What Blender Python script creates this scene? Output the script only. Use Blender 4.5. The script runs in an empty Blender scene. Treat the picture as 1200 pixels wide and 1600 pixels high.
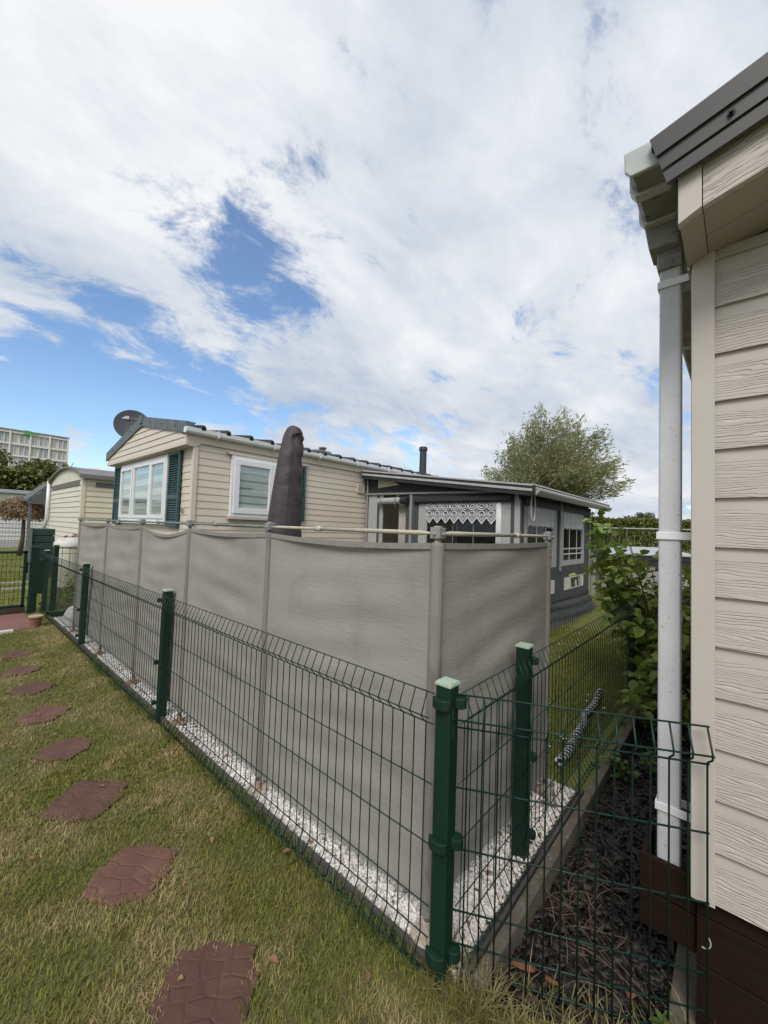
import bpy, math, random
import numpy as np
from mathutils import Vector, Matrix
random.seed(7); rng = np.random.default_rng(7)
S = bpy.context.scene
COL = S.collection

# ------------------------------------------------------------------ camera
def camera():
    p, r, y = 0.042413, 0.034246, 0.842041
    f = Vector((math.sin(y)*math.cos(p), math.cos(y)*math.cos(p), math.sin(p)))
    rt = Vector((math.cos(y), -math.sin(y), 0)); up = rt.cross(f)
    rt2 = rt*math.cos(r) + up*math.sin(r); up2 = -rt*math.sin(r) + up*math.cos(r)
    cd = bpy.data.cameras.new('camera'); cam = bpy.data.objects.new('camera', cd); COL.objects.link(cam)
    M = Matrix((rt2, up2, -f)).transposed().to_4x4(); M.translation = Vector((0, 0, 1.5))
    cam.matrix_world = M
    cd.sensor_fit = 'HORIZONTAL'; cd.sensor_width = 36; cd.lens = 36*623.2/1200
    cd.clip_start = 0.02; cd.clip_end = 2000
    S.camera = cam
camera()

# ------------------------------------------------------------------ light, sky, exposure
S.view_settings.view_transform = 'Standard'; S.view_settings.look = 'None'
S.view_settings.exposure = 0.42; S.view_settings.gamma = 1.0
SUN_EL, SUN_AZ = math.radians(48), math.radians(-118)      # azimuth measured from +Y towards +X
def world():
    w = bpy.data.worlds.new('World'); S.world = w; w.use_nodes = True
    nt = w.node_tree; N = nt.nodes; L = nt.links; N.clear()
    def n(t, **k):
        o = N.new(t)
        for a, b in k.items(): setattr(o, a, b)
        return o
    def math_(op, a, b=None, c=None, clamp=False):
        m = n('ShaderNodeMath', operation=op, use_clamp=clamp)
        for i, v in enumerate((a, b, c)):
            if v is None: continue
            if isinstance(v, (int, float)): m.inputs[i].default_value = v
            else: L.new(v, m.inputs[i])
        return m.outputs[0]
    out = n('ShaderNodeOutputWorld'); bg = n('ShaderNodeBackground'); bg.inputs[1].default_value = 0.15
    L.new(bg.outputs[0], out.inputs[0])
    sky = n('ShaderNodeTexSky', sky_type='NISHITA', sun_disc=False, sun_elevation=SUN_EL, sun_rotation=SUN_AZ)
    sky.air_density = 1.0; sky.dust_density = 0.6; sky.ozone_density = 2.0
    tc = n('ShaderNodeTexCoord'); D = tc.outputs['Generated']
    sep = n('ShaderNodeSeparateXYZ'); L.new(D, sep.inputs[0])
    zc = math_('ADD', math_('MAXIMUM', sep.outputs[2], 0.0), 0.22)
    comb = n('ShaderNodeCombineXYZ')
    L.new(math_('DIVIDE', sep.outputs[0], zc), comb.inputs[0]); L.new(math_('DIVIDE', sep.outputs[1], zc), comb.inputs[1])
    comb.inputs[2].default_value = 3.7
    # streaky cloud layer
    mp = n('ShaderNodeMapping'); mp.inputs['Rotation'].default_value = (0, 0, math.radians(35)); mp.inputs['Scale'].default_value = (1.0, 1.5, 1)
    L.new(comb.outputs[0], mp.inputs[0])
    def noise(vec, scale, detail, rough, dist=0.0, lac=2.0):
        t = n('ShaderNodeTexNoise'); t.inputs['Scale'].default_value = scale; t.inputs['Detail'].default_value = detail
        t.inputs['Roughness'].default_value = rough; t.inputs['Distortion'].default_value = dist; t.inputs['Lacunarity'].default_value = lac
        L.new(vec, t.inputs['Vector']); return t.outputs['Fac']
    n1 = noise(mp.outputs[0], 3.4, 14, 0.68, 0.35)
    n2 = noise(comb.outputs[0], 0.9, 5, 0.55, 0.3)
    n3 = noise(mp.outputs[0], 1.1, 8, 0.55, 0.4)
    dens = math_('ADD', math_('MULTIPLY_ADD', n1, 2.3, -1.15), math_('MULTIPLY_ADD', n2, 0.9, 0.10))
    # openings in the cloud deck: where the blue shows (sky directions, radius, strength)
    holes = [((0.17,0.945,0.27),0.20,0.16),((0.30,0.91,0.25),0.14,0.14),((0.404,0.734,0.546),0.27,0.31),((0.31,0.755,0.585),0.21,0.24),((0.47,0.722,0.505),0.21,0.23),((0.55,0.70,0.455),0.14,0.19),((0.20,0.80,0.56),0.13,0.14),((0.25,0.86,0.44),0.14,0.16),((0.40,0.83,0.38),0.12,0.14),
             ((0.11,0.958,0.24),0.26,0.42),((0.238,0.915,0.30),0.20,0.34),((0.378,0.875,0.30),0.14,0.30),((0.156,0.975,0.16),0.25,0.42),
             ((0.365,0.904,0.221),0.20,0.36),((0.50,0.84,0.2),0.13,0.22),((0.66,0.73,0.17),0.14,0.30),((0.80,0.57,0.165),0.12,0.30),((0.72,0.67,0.20),0.07,0.12),
             ((-0.2,0.97,0.2),0.35,0.4),((0.60,0.50,0.628),0.05,0.10),((0.86,0.265,0.437),0.06,0.12),((0.80,0.33,0.50),0.05,0.1),((0.65,0.60,0.455),0.05,0.10),((0.82,0.33,0.40),0.05,0.11)]
    # banks that stay clouded
    banks = [((0.067,0.927,0.368),0.09,0.30),((0.165,0.922,0.33),0.05,0.15),((0.318,0.898,0.306),0.055,0.24),((0.56,0.74,0.37),0.16,0.22),((0.20,0.83,0.50),0.26,0.22),
             ((0.179,0.977,0.104),0.055,0.50),((0.93,0.3,0.2),0.3,0.3),((0.226,0.638,0.736),0.35,0.2),((0.70,0.40,0.60),0.5,0.18),((0.75,0.64,0.30),0.16,0.25),((0.88,0.46,0.13),0.10,0.20)]
    wob = n('ShaderNodeVectorMath', operation='MULTIPLY_ADD'); nz = n('ShaderNodeTexNoise'); nz.inputs['Scale'].default_value = 6; nz.inputs['Detail'].default_value = 4
    L.new(D, nz.inputs['Vector']); L.new(nz.outputs['Color'], wob.inputs[0]); wob.inputs[1].default_value = (0.22, 0.22, 0.22)
    off = n('ShaderNodeVectorMath', operation='ADD'); L.new(D, off.inputs[0]); off.inputs[1].default_value = (-0.11, -0.11, -0.11)
    L.new(off.outputs[0], wob.inputs[2])
    for lst, sgn in ((holes, -1), (banks, 1)):
        for d, r, a in lst:
            vd = n('ShaderNodeVectorMath', operation='DISTANCE'); L.new(wob.outputs[0], vd.inputs[0]); vd.inputs[1].default_value = d
            mr = n('ShaderNodeMapRange', interpolation_type='SMOOTHSTEP'); L.new(vd.outputs['Value'], mr.inputs[0])
            mr.inputs[1].default_value = 0.0; mr.inputs[2].default_value = r; mr.inputs[3].default_value = a*sgn; mr.inputs[4].default_value = 0.0
            dens = math_('ADD', dens, mr.outputs[0])
    cov = n('ShaderNodeMapRange', interpolation_type='SMOOTHSTEP'); L.new(dens, cov.inputs[0])
    cov.inputs[1].default_value = 0.04; cov.inputs[2].default_value = 0.50; cov.inputs[3].default_value = 0.06
    # cloud tone: bright tops, blue-grey bellies
    tone = n('ShaderNodeMapRange'); L.new(math_('ADD', math_('MULTIPLY', n3, 0.7), math_('MULTIPLY', n1, 0.3)), tone.inputs[0])
    tone.inputs[1].default_value = 0.36; tone.inputs[2].default_value = 0.64
    cm = n('ShaderNodeMix', data_type='RGBA'); L.new(tone.outputs[0], cm.inputs['Factor'])
    k = 1/0.15
    cm.inputs['A'].default_value = (0.36*k, 0.425*k, 0.52*k, 1); cm.inputs['B'].default_value = (0.70*k, 0.705*k, 0.715*k, 1)
    # thin veil over the blue
    hsv = n('ShaderNodeHueSaturation'); hsv.inputs['Saturation'].default_value = 1.12; hsv.inputs['Value'].default_value = 0.95
    L.new(sky.outputs[0], hsv.inputs['Color'])
    mix = n('ShaderNodeMix', data_type='RGBA'); L.new(cov.outputs[0], mix.inputs['Factor'])
    L.new(hsv.outputs[0], mix.inputs['A']); L.new(cm.outputs['Result'], mix.inputs['B'])
    L.new(mix.outputs['Result'], bg.inputs[0])
world()
sd = bpy.data.lights.new('sun', 'SUN'); sd.energy = 2.0; sd.angle = math.radians(25); sd.color = (1, 0.95, 0.88)
so = bpy.data.objects.new('sun', sd); COL.objects.link(so)
sdir = Vector((math.sin(SUN_AZ)*math.cos(SUN_EL), math.cos(SUN_AZ)*math.cos(SUN_EL), math.sin(SUN_EL)))
so.rotation_euler = sdir.to_track_quat('Z', 'Y').to_euler(); so.location = (0, 0, 30)
try:
    S.cycles.max_bounces = 6; S.cycles.transparent_max_bounces = 12
except Exception: pass

# ------------------------------------------------------------------ materials
MATS = {}
def pm(name, c1, c2=None, scale=8, rough=0.6, bump=0.0, bscale=40, detail=6, metal=0.0, stretch=(1, 1, 1), lo=0.35, hi=0.65,
       c3=None, scale3=3, lo3=0.55, hi3=0.7, spec=0.5, island=0.0, transl=0.0, bdist=0.01):
    if name in MATS: return MATS[name]
    m = bpy.data.materials.new(name); m.use_nodes = True; nt = m.node_tree; N = nt.nodes; L = nt.links
    b = N['Principled BSDF']; b.inputs['Roughness'].default_value = rough; b.inputs['Metallic'].default_value = metal
    b.inputs['Specular IOR Level'].default_value = spec
    tc = N.new('ShaderNodeTexCoord'); mp = N.new('ShaderNodeMapping'); mp.inputs['Scale'].default_value = stretch
    L.new(tc.outputs['Object'], mp.inputs[0])
    colr = None
    def mix(f, a, bb):
        x = N.new('ShaderNodeMix'); x.data_type = 'RGBA'; L.new(f, x.inputs['Factor'])
        for s, v in (('A', a), ('B', bb)):
            if isinstance(v, tuple): x.inputs[s].default_value = (*v, 1)
            else: L.new(v, x.inputs[s])
        return x.outputs['Result']
    def noise(sc, det=detail, ro=0.6):
        t = N.new('ShaderNodeTexNoise'); t.inputs['Scale'].default_value = sc; t.inputs['Detail'].default_value = det; t.inputs['Roughness'].default_value = ro
        L.new(mp.outputs[0], t.inputs['Vector']); return t.outputs['Fac']
    def rng_(v, a, bb):
        t = N.new('ShaderNodeMapRange'); L.new(v, t.inputs[0]); t.inputs[1].default_value = a; t.inputs[2].default_value = bb; return t.outputs[0]
    if c2 is None: colr = c1
    else: colr = mix(rng_(noise(scale), lo, hi), c1, c2)
    if c3 is not None: colr = mix(rng_(noise(scale3), lo3, hi3), colr, c3)
    if island:
        g = N.new('ShaderNodeNewGeometry'); h = N.new('ShaderNodeHueSaturation')
        mr = N.new('ShaderNodeMapRange'); L.new(g.outputs['Random Per Island'], mr.inputs[0]); mr.inputs[3].default_value = 1-island; mr.inputs[4].default_value = 1+island
        L.new(mr.outputs[0], h.inputs['Value'])
        if isinstance(colr, tuple): h.inputs['Color'].default_value = (*colr, 1)
        else: L.new(colr, h.inputs['Color'])
        mr2 = N.new('ShaderNodeMapRange'); wn = N.new('ShaderNodeTexWhiteNoise'); wn.noise_dimensions = '1D'; L.new(g.outputs['Random Per Island'], wn.inputs['W'])
        L.new(wn.outputs['Value'], mr2.inputs[0]); mr2.inputs[3].default_value = 0.5-island*0.06; mr2.inputs[4].default_value = 0.5+island*0.05
        L.new(mr2.outputs[0], h.inputs['Hue']); colr = h.outputs[0]
    if isinstance(colr, tuple): b.inputs['Base Color'].default_value = (*colr, 1)
    else: L.new(colr, b.inputs['Base Color'])
    if bump:
        bp = N.new('ShaderNodeBump'); bp.inputs['Strength'].default_value = bump; bp.inputs['Distance'].default_value = bdist
        L.new(noise(bscale), bp.inputs['Height']); L.new(bp.outputs[0], b.inputs['Normal'])
    if transl:
        t = N.new('ShaderNodeBsdfTranslucent'); ms = N.new('ShaderNodeMixShader'); ms.inputs[0].default_value = transl
        if isinstance(colr, tuple): t.inputs[0].default_value = (*colr, 1)
        else: L.new(colr, t.inputs[0])
        L.new(b.outputs[0], ms.inputs[1]); L.new(t.outputs[0], ms.inputs[2]); L.new(ms.outputs[0], N['Material Output'].inputs[0])
    MATS[name] = m; return m

def glass(name, tint=(1, 1, 1), base=0.06, gain=1.0):
    if name in MATS: return MATS[name]
    m = bpy.data.materials.new(name); m.use_nodes = True; nt = m.node_tree; N = nt.nodes; L = nt.links
    N.remove(N['Principled BSDF'])
    t = N.new('ShaderNodeBsdfTransparent'); t.inputs[0].default_value = (*tint, 1)
    g = N.new('ShaderNodeBsdfGlossy'); g.inputs['Roughness'].default_value = 0.02
    fr = N.new('ShaderNodeLayerWeight'); fr.inputs[0].default_value = 0.5
    pw = N.new('ShaderNodeMath'); pw.operation = 'POWER'; pw.inputs[1].default_value = 4.0; L.new(fr.outputs['Facing'], pw.inputs[0])
    ad = N.new('ShaderNodeMath'); ad.operation = 'ADD'; ad.inputs[1].default_value = base; ad.use_clamp = True; gm = N.new('ShaderNodeMath'); gm.operation = 'MULTIPLY'; gm.inputs[1].default_value = gain; L.new(pw.outputs[0], gm.inputs[0]); L.new(gm.outputs[0], ad.inputs[0])
    ms = N.new('ShaderNodeMixShader'); L.new(ad.outputs[0], ms.inputs[0]); L.new(t.outputs[0], ms.inputs[1]); L.new(g.outputs[0], ms.inputs[2])
    L.new(ms.outputs[0], N['Material Output'].inputs[0]); MATS[name] = m; return m

def fabric(name, c1, c2, wr=0.5, weave=700):
    """woven cloth: fine weave, soft sagging creases along the cloth, dirt towards blotches"""
    if name in MATS: return MATS[name]
    m = pm(name, c1, c2, scale=2.2, rough=0.85, spec=0.2, stretch=(1, 1, 1), c3=tuple(c*.80 for c in c1), scale3=3.1, lo3=.54, hi3=.80); nt = m.node_tree; N = nt.nodes; L = nt.links
    b = N['Principled BSDF']; tc = N.new('ShaderNodeTexCoord')
    mp = N.new('ShaderNodeMapping'); mp.inputs['Scale'].default_value = (3.0, 3.0, 18); L.new(tc.outputs['Object'], mp.inputs[0])
    n1 = N.new('ShaderNodeTexNoise'); n1.inputs['Scale'].default_value = 2.2; n1.inputs['Detail'].default_value = 5; n1.inputs['Distortion'].default_value = 1.3; L.new(mp.outputs[0], n1.inputs['Vector'])
    mp2 = N.new('ShaderNodeMapping'); mp2.inputs['Scale'].default_value = (1, 1, 6); L.new(tc.outputs['Object'], mp2.inputs[0])
    n2 = N.new('ShaderNodeTexNoise'); n2.inputs['Scale'].default_value = 26; n2.inputs['Detail'].default_value = 6; L.new(mp2.outputs[0], n2.inputs['Vector'])
    a = N.new('ShaderNodeMath'); a.operation = 'MULTIPLY_ADD'; L.new(n2.outputs[0], a.inputs[0]); a.inputs[1].default_value = 0.62; L.new(n1.outputs[0], a.inputs[2])
    bp = N.new('ShaderNodeBump'); bp.inputs['Strength'].default_value = wr; bp.inputs['Distance'].default_value = 0.02; L.new(a.outputs[0], bp.inputs['Height'])
    L.new(bp.outputs[0], b.inputs['Normal']); return m

GREEN = pm('green_powder_coat', (0.0035, 0.022, 0.013), (0.0055, 0.028, 0.017), scale=14, rough=0.5, spec=0.35, bump=0.05, bscale=90, stretch=(1, 1, .35), c3=(0.03, 0.055, 0.04), scale3=26, lo3=0.62, hi3=0.76)
WIRE = pm('green_wire_coat', (0.004, 0.022, 0.015), (0.008, 0.032, 0.023), scale=30, rough=0.45, spec=0.35)
CAPM = pm('weathered_green_cap', (0.30, 0.40, 0.30), (0.42, 0.50, 0.40), scale=60, rough=0.8, c3=(0.10, 0.18, 0.12), scale3=90, lo3=0.58, hi3=0.75)
SCREEN = fabric('grey_screen_cloth', (0.285, 0.272, 0.248), (0.31, 0.296, 0.27), 0.13)
SLEEVE = pm('sleeve_cloth', (0.235, 0.222, 0.20), (0.185, 0.168, 0.148), scale=14, rough=0.9, bump=0.3, bscale=60, stretch=(1, 1, 0.25), c3=(0.13, 0.095, 0.065), scale3=9, lo3=0.6, hi3=0.75)
SEAM = pm('seam_cloth', (0.21, 0.20, 0.18), (0.26, 0.25, 0.22), scale=30, rough=0.9)
ALU = pm('dull_aluminium', (0.25, 0.255, 0.25), (0.36, 0.36, 0.345), scale=40, rough=0.5, metal=0.4, c3=(0.25, 0.25, 0.2), scale3=50, lo3=0.6, hi3=0.75)
CREAMPOLE = pm('cream_painted_tube', (0.52, 0.48, 0.37), (0.42, 0.38, 0.28), scale=12, rough=0.4, c3=(0.16, 0.15, 0.08), scale3=45, lo3=0.62, hi3=0.72)
RUST = pm('rusty_steel', (0.30, 0.22, 0.15), (0.14, 0.06, 0.03), scale=30, rough=0.85, bump=0.3, bscale=80)
FOOTM = pm('stained_foot_plate', (0.55, 0.52, 0.47), (0.30, 0.21, 0.14), scale=25, rough=0.8)
WHITEPVC = pm('white_pvc', (0.70, 0.71, 0.72), (0.74, 0.75, 0.76), scale=6, rough=0.32)
DIRTYPVC = pm('speckled_white_pvc', (0.50, 0.50, 0.52), (0.56, 0.56, 0.58), scale=5, rough=0.45, c3=(0.20, 0.18, 0.18), scale3=85, lo3=0.62, hi3=0.70)
GUTTERM = pm('algae_stained_gutter', (0.30, 0.29, 0.27), (0.19, 0.17, 0.14), scale=9, rough=0.55, c3=(0.10, 0.085, 0.065), scale3=30, lo3=0.56, hi3=0.70, bump=0.1, bscale=90)
CREAM = pm('cream_trim', (0.49, 0.445, 0.40), (0.52, 0.475, 0.425), scale=5, rough=0.5, bump=0.03, bscale=200)
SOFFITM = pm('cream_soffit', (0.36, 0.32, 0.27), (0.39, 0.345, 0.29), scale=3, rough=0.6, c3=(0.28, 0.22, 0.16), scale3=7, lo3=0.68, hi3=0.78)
SLATEMETAL = pm('anthracite_sheet', (0.042, 0.041, 0.042), (0.054, 0.052, 0.053), scale=3, rough=0.5, bump=0.02, bscale=150)
BROWN = pm('brown_skirting', (0.013, 0.0065, 0.0042), (0.019, 0.0095, 0.006), scale=7, rough=0.7, spec=0.15, bump=0.12, bscale=60, stretch=(1, 1, 6))
HOMESIDE = pm('beige_cladding', (0.60, 0.53, 0.44), (0.635, 0.56, 0.465), scale=2.0, rough=0.5, bump=0.05, bscale=90, stretch=(1, 1, 8))
HOMEPINK = pm('beige_gable_cladding', (0.60, 0.53, 0.445), (0.63, 0.56, 0.47), scale=2.0, rough=0.5, bump=0.05, bscale=90, stretch=(1, 1, 8))
SHUT = pm('green_shutter', (0.020, 0.062, 0.058), (0.032, 0.08, 0.075), scale=9, rough=0.45)
ROOFEDGE = pm('weathered_roof_flashing', (0.085, 0.105, 0.115), (0.13, 0.155, 0.165), scale=7, rough=0.55, stretch=(1, 3, 0.4), c3=(0.05, 0.06, 0.07), scale3=9)
ROOFTILE = pm('dark_tile_sheet', (0.018, 0.019, 0.022), (0.032, 0.032, 0.036), scale=9, rough=0.6, bump=0.2, bscale=100)
CLEAR = glass('window_glass', (0.95, 0.98, 0.97), 0.10)
PVC = glass('clear_pvc_film', (0.90, 0.90, 0.90), 0.03, 0.12)
BLINDW = pm('white_blind', (0.76, 0.79, 0.76), (0.79, 0.82, 0.79), scale=3, rough=0.8, transl=0.15)
BLINDG = pm('sheer_blind', (0.33, 0.36, 0.35), (0.29, 0.32, 0.31), scale=4, rough=0.8)
DARKIN = pm('dark_room', (0.16, 0.16, 0.155), rough=0.9)
DGREY = fabric('anthracite_awning_cloth', (0.068, 0.070, 0.077), (0.08, 0.082, 0.09), 0.2)
BLACKCLOTH = pm('black_awning_cloth', (0.016, 0.017, 0.020), (0.024, 0.025, 0.028), scale=6, rough=0.7, bump=0.2, bscale=25)
LGREY = fabric('light_grey_awning_cloth', (0.34, 0.34, 0.335), (0.38, 0.38, 0.375), 0.15)
CREAMCLOTH = pm('cream_awning_cloth', (0.52, 0.49, 0.43), (0.56, 0.53, 0.47), scale=5, rough=0.85)
SKIRTM = pm('shiny_mud_skirt', (0.012, 0.012, 0.014), (0.020, 0.020, 0.022), scale=6, rough=0.5)
UMB = pm('brown_parasol_cover', (0.044, 0.034, 0.038), (0.056, 0.044, 0.049), scale=5, rough=0.62, bump=0.4, bscale=9, stretch=(1, 1, 1.3), bdist=0.025)
CONC = pm('mossy_concrete', (0.13, 0.115, 0.09), (0.085, 0.07, 0.05), scale=16, rough=0.95, bump=0.6, bscale=90, c3=(0.22, 0.21, 0.17), scale3=40, lo3=0.60, hi3=0.68)
CONCF = pm('old_concrete', (0.15, 0.125, 0.10), (0.10, 0.08, 0.06), scale=16, rough=0.95, bump=0.6, bscale=90)
EDGEM = pm('dark_edging_board', (0.050, 0.045, 0.045), (0.075, 0.068, 0.066), scale=9, rough=0.85, bump=0.4, bscale=50, stretch=(1, 0.15, 3))
BARK = pm('tree_bark', (0.085, 0.065, 0.045), (0.14, 0.11, 0.08), scale=14, rough=0.95, bump=0.7, bscale=40, stretch=(1, 1, 0.3))

# ------------------------------------------------------------------ mesh helpers
class MB:
    def __init__(s): s.v = []; s.f = []
    def add(s, vs, fs):
        o = len(s.v); s.v += [tuple(p) for p in vs]; s.f += [tuple(i+o for i in f) for f in fs]; return s
    def box(s, x0, x1, y0, y1, z0, z1):
        x0, x1 = min(x0, x1), max(x0, x1); y0, y1 = min(y0, y1), max(y0, y1); z0, z1 = min(z0, z1), max(z0, z1)
        return s.add([(x0,y0,z0),(x1,y0,z0),(x1,y1,z0),(x0,y1,z0),(x0,y0,z1),(x1,y0,z1),(x1,y1,z1),(x0,y1,z1)],
                     [(0,3,2,1),(4,5,6,7),(0,1,5,4),(1,2,6,5),(2,3,7,6),(3,0,4,7)])
    def hexa(s, p):   # 8 points: bottom loop, top loop
        return s.add(p, [(0,3,2,1),(4,5,6,7),(0,1,5,4),(1,2,6,5),(2,3,7,6),(3,0,4,7)])
    def prism(s, poly, d):   # closed polygon of 3d points, extruded by vector d
        n = len(poly); d = Vector(d); a = [Vector(p) for p in poly]
        s.add([*a, *[p+d for p in a]], [tuple(range(n))[::-1], tuple(range(n, 2*n))] + [(i, (i+1) % n, (i+1) % n+n, i+n) for i in range(n)]); return s
    def tube(s, pts, r, n=6, cap=True, r1=None):
        P = [Vector(p) for p in pts]; k = len(P); rings = []
        if r1 is None: rad = [r]*k if isinstance(r, (int, float)) else r
        else: rad = [r+(r1-r)*i/(k-1) for i in range(k)]
        t0 = (P[1]-P[0]).normalized(); u = t0.orthogonal().normalized()
        for i in range(k):
            t = (P[min(i+1, k-1)]-P[max(i-1, 0)]).normalized()
            u = (u-t*u.dot(t)); u = u.normalized() if u.length > 1e-6 else t.orthogonal().normalized(); w = t.cross(u)
            rings.append([P[i]+(u*math.cos(a)+w*math.sin(a))*rad[i] for a in [2*math.pi*j/n for j in range(n)]])
        o = len(s.v)
        for rg in rings: s.v += [tuple(p) for p in rg]
        for i in range(k-1):
            for j in range(n): s.f.append((o+i*n+j, o+i*n+(j+1) % n, o+(i+1)*n+(j+1) % n, o+(i+1)*n+j))
        if cap: s.f.append(tuple(o+j for j in range(n))[::-1]); s.f.append(tuple(o+(k-1)*n+j for j in range(n)))
        return s
    def lathe(s, c, prof, n=20):  # prof: (r, z) list
        c = Vector(c); o = len(s.v); k = len(prof)
        for r, z in prof:
            for j in range(n):
                a = 2*math.pi*j/n; s.v.append((c.x+r*math.cos(a), c.y+r*math.sin(a), c.z+z))
        for i in range(k-1):
            for j in range(n): s.f.append((o+i*n+j, o+i*n+(j+1) % n, o+(i+1)*n+(j+1) % n, o+(i+1)*n+j))
        s.f.append(tuple(o+j for j in range(n))[::-1]); s.f.append(tuple(o+(k-1)*n+j for j in range(n))); return s
    def build(s, name, m, parent=None, smooth=False, bevel=0.0):
        off = root_loc(parent) if parent else Vector((0, 0, 0))
        me = bpy.data.meshes.new(name); me.from_pydata([(x-off.x, y-off.y, z-off.z) for x, y, z in s.v], [], s.f)
        for mm in (m if isinstance(m, (list, tuple)) else [m]): me.materials.append(mm)
        if smooth:
            for p in me.polygons: p.use_smooth = True
        me.update(); o = bpy.data.objects.new(name, me); COL.objects.link(o)
        if parent: o.parent = parent
        if bevel:
            b = o.modifiers.new('bevel', 'BEVEL'); b.width = bevel; b.segments = 2; b.limit_method = 'ANGLE'; b.angle_limit = math.radians(40)
        return o
def root_loc(o):
    v = Vector(o.location)
    while o.parent: o = o.parent; v = v+Vector(o.location)
    return v
def thing(name, label, cat, loc=(0, 0, 0), group=None):
    o = bpy.data.objects.new(name, None); COL.objects.link(o); o.location = loc; o['label'] = label; o['category'] = cat
    if group: o['group'] = group
    return o
def tag(o, label=None, cat=None, group=None, kind=None):
    if label: o['label'] = label
    if cat: o['category'] = cat
    if group: o['group'] = group
    if kind: o['kind'] = kind
    return o
def npmesh(name, V, F, m, parent=None, smooth=False, kind=None):
    """V (n,3) array, F list of (k,m) index arrays"""
    off = np.array(root_loc(parent)) if parent else np.zeros(3)
    me = bpy.data.meshes.new(name); V = np.asarray(V, dtype=np.float32)-off.astype(np.float32)
    me.vertices.add(len(V)); me.vertices.foreach_set('co', V.ravel())
    idx = np.concatenate([f.ravel() for f in F]); tot = np.concatenate([np.full(len(f), f.shape[1]) for f in F]); st = np.concatenate([[0], np.cumsum(tot)[:-1]])
    me.loops.add(len(idx)); me.loops.foreach_set('vertex_index', idx.astype(np.int32))
    me.polygons.add(len(tot)); me.polygons.foreach_set('loop_start', st.astype(np.int32))
    if smooth: me.polygons.foreach_set('use_smooth', np.ones(len(tot), dtype=bool))
    me.materials.append(m); me.update(calc_edges=True); me.validate()
    o = bpy.data.objects.new(name, me); COL.objects.link(o)
    if parent: o.parent = parent
    if kind: o['kind'] = kind
    return o
def text(name, body, size, M, m, parent, ext=0.001):
    c = bpy.data.curves.new(name, 'FONT'); c.body = body; c.size = size; c.extrude = ext; c.materials.append(m)
    q = bpy.data.objects.new(name, c); me = bpy.data.meshes.new_from_object(q); bpy.data.objects.remove(q)
    o = bpy.data.objects.new(name, me); COL.objects.link(o); o.parent = parent
    M = M.copy(); M.translation = M.translation-root_loc(parent); o.matrix_local = M; return o
def leaf_mesh(P, Dr, Up, ln, wd, fold=0.25, droop=0.2):
    """leaf blades: 6 vertices each (two quads with a crease along the midrib)"""
    n = len(P); Dr = Dr/np.linalg.norm(Dr, axis=1, keepdims=True); Sd = np.cross(Dr, Up); Sd /= np.linalg.norm(Sd, axis=1, keepdims=True)+1e-9
    Nn = np.cross(Sd, Dr); ln = np.broadcast_to(ln, n)[:, None]; wd = np.broadcast_to(wd, n)[:, None]
    b = P; t = P+Dr*ln-Nn*ln*droop; m1 = P+Dr*ln*0.32+Sd*wd*0.5+Nn*wd*fold; m2 = P+Dr*ln*0.72+Sd*wd*0.38+Nn*wd*fold-Nn*ln*droop*0.5
    m3 = P+Dr*ln*0.32-Sd*wd*0.5+Nn*wd*fold; m4 = P+Dr*ln*0.72-Sd*wd*0.38+Nn*wd*fold-Nn*ln*droop*0.5
    V = np.stack([b, m1, m2, t, m4, m3], 1).reshape(-1, 3); o = (np.arange(n)*6)[:, None]
    return V, [np.concatenate([o+np.array([[0, 1, 2, 3]]), o+np.array([[0, 3, 4, 5]])])]
def rand_dirs(n): d = rng.normal(size=(n, 3)); return d/np.linalg.norm(d, axis=1, keepdims=True)

def siding_x(mb, X, y0f, y1f, z0, z1, ex, lip=0.014, sgn=-1, base=None):
    """lapped boards on a wall plane X=const facing sgn*X; y0f/y1f give the wall's extent in Y at height z"""
    y0f_ = y0f if callable(y0f) else (lambda z: y0f); y1f_ = y1f if callable(y1f) else (lambda z: y1f)
    z = z0
    while z < z1-1e-4:
        t = min(z+ex, z1); a0, a1, b0, b1 = y0f_(z), y1f_(z), y0f_(t), y1f_(t)
        if b1 < b0: b0 = b1 = (b0+b1)/2
        xo, xi, xb = X+sgn*lip, X, X-sgn*0.03
        mb.hexa([(xo,a0,z),(xb,a0,z),(xb,a1,z),(xo,a1,z),(xi,b0,t),(xb,b0,t),(xb,b1,t),(xi,b1,t)]); z += ex
def siding_y(mb, Y, x0, x1, z0, z1, ex, lip=0.012, sgn=-1):
    z = z0
    while z < z1-1e-4:
        t = min(z+ex, z1); yo, yi, yb = Y+sgn*lip, Y, Y-sgn*0.03
        mb.hexa([(x0,yo,z),(x0,yb,z),(x1,yb,z),(x1,yo,z),(x0,yi,t),(x0,yb,t),(x1,yb,t),(x1,yi,t)]); z += ex

# ------------------------------------------------------------------ ground (setting)
GRASSBASE = pm('lawn_soil', (0.085, 0.092, 0.028), (0.15, 0.125, 0.055), scale=2.2, rough=1.0, bump=0.5, bscale=60, c3=(0.06, 0.07, 0.02), scale3=6)
FARGRASS = pm('far_grass', (0.11, 0.13, 0.03), (0.15, 0.155, 0.04), scale=1.1, rough=1.0, bump=0.6, bscale=30)
GRAVELBASE = pm('gravel_bed', (0.40, 0.37, 0.34), (0.62, 0.59, 0.56), scale=70, rough=0.95, bump=0.9, bscale=90, detail=2)
MULCHBASE = pm('mulch_soil', (0.005, 0.004, 0.0035), (0.011, 0.008, 0.007), scale=25, rough=1.0, bump=1.0, bscale=50)
def sheet(name, poly, z, m, label=None):
    mb = MB(); mb.add([(x, y, z) for x, y in poly], [tuple(range(len(poly)))]); o = mb.build(name, m); o['kind'] = 'structure'; return o
sheet('ground', [(-500, -500), (500, -500), (500, 500), (-500, 500)], -0.10, FARGRASS)
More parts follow.
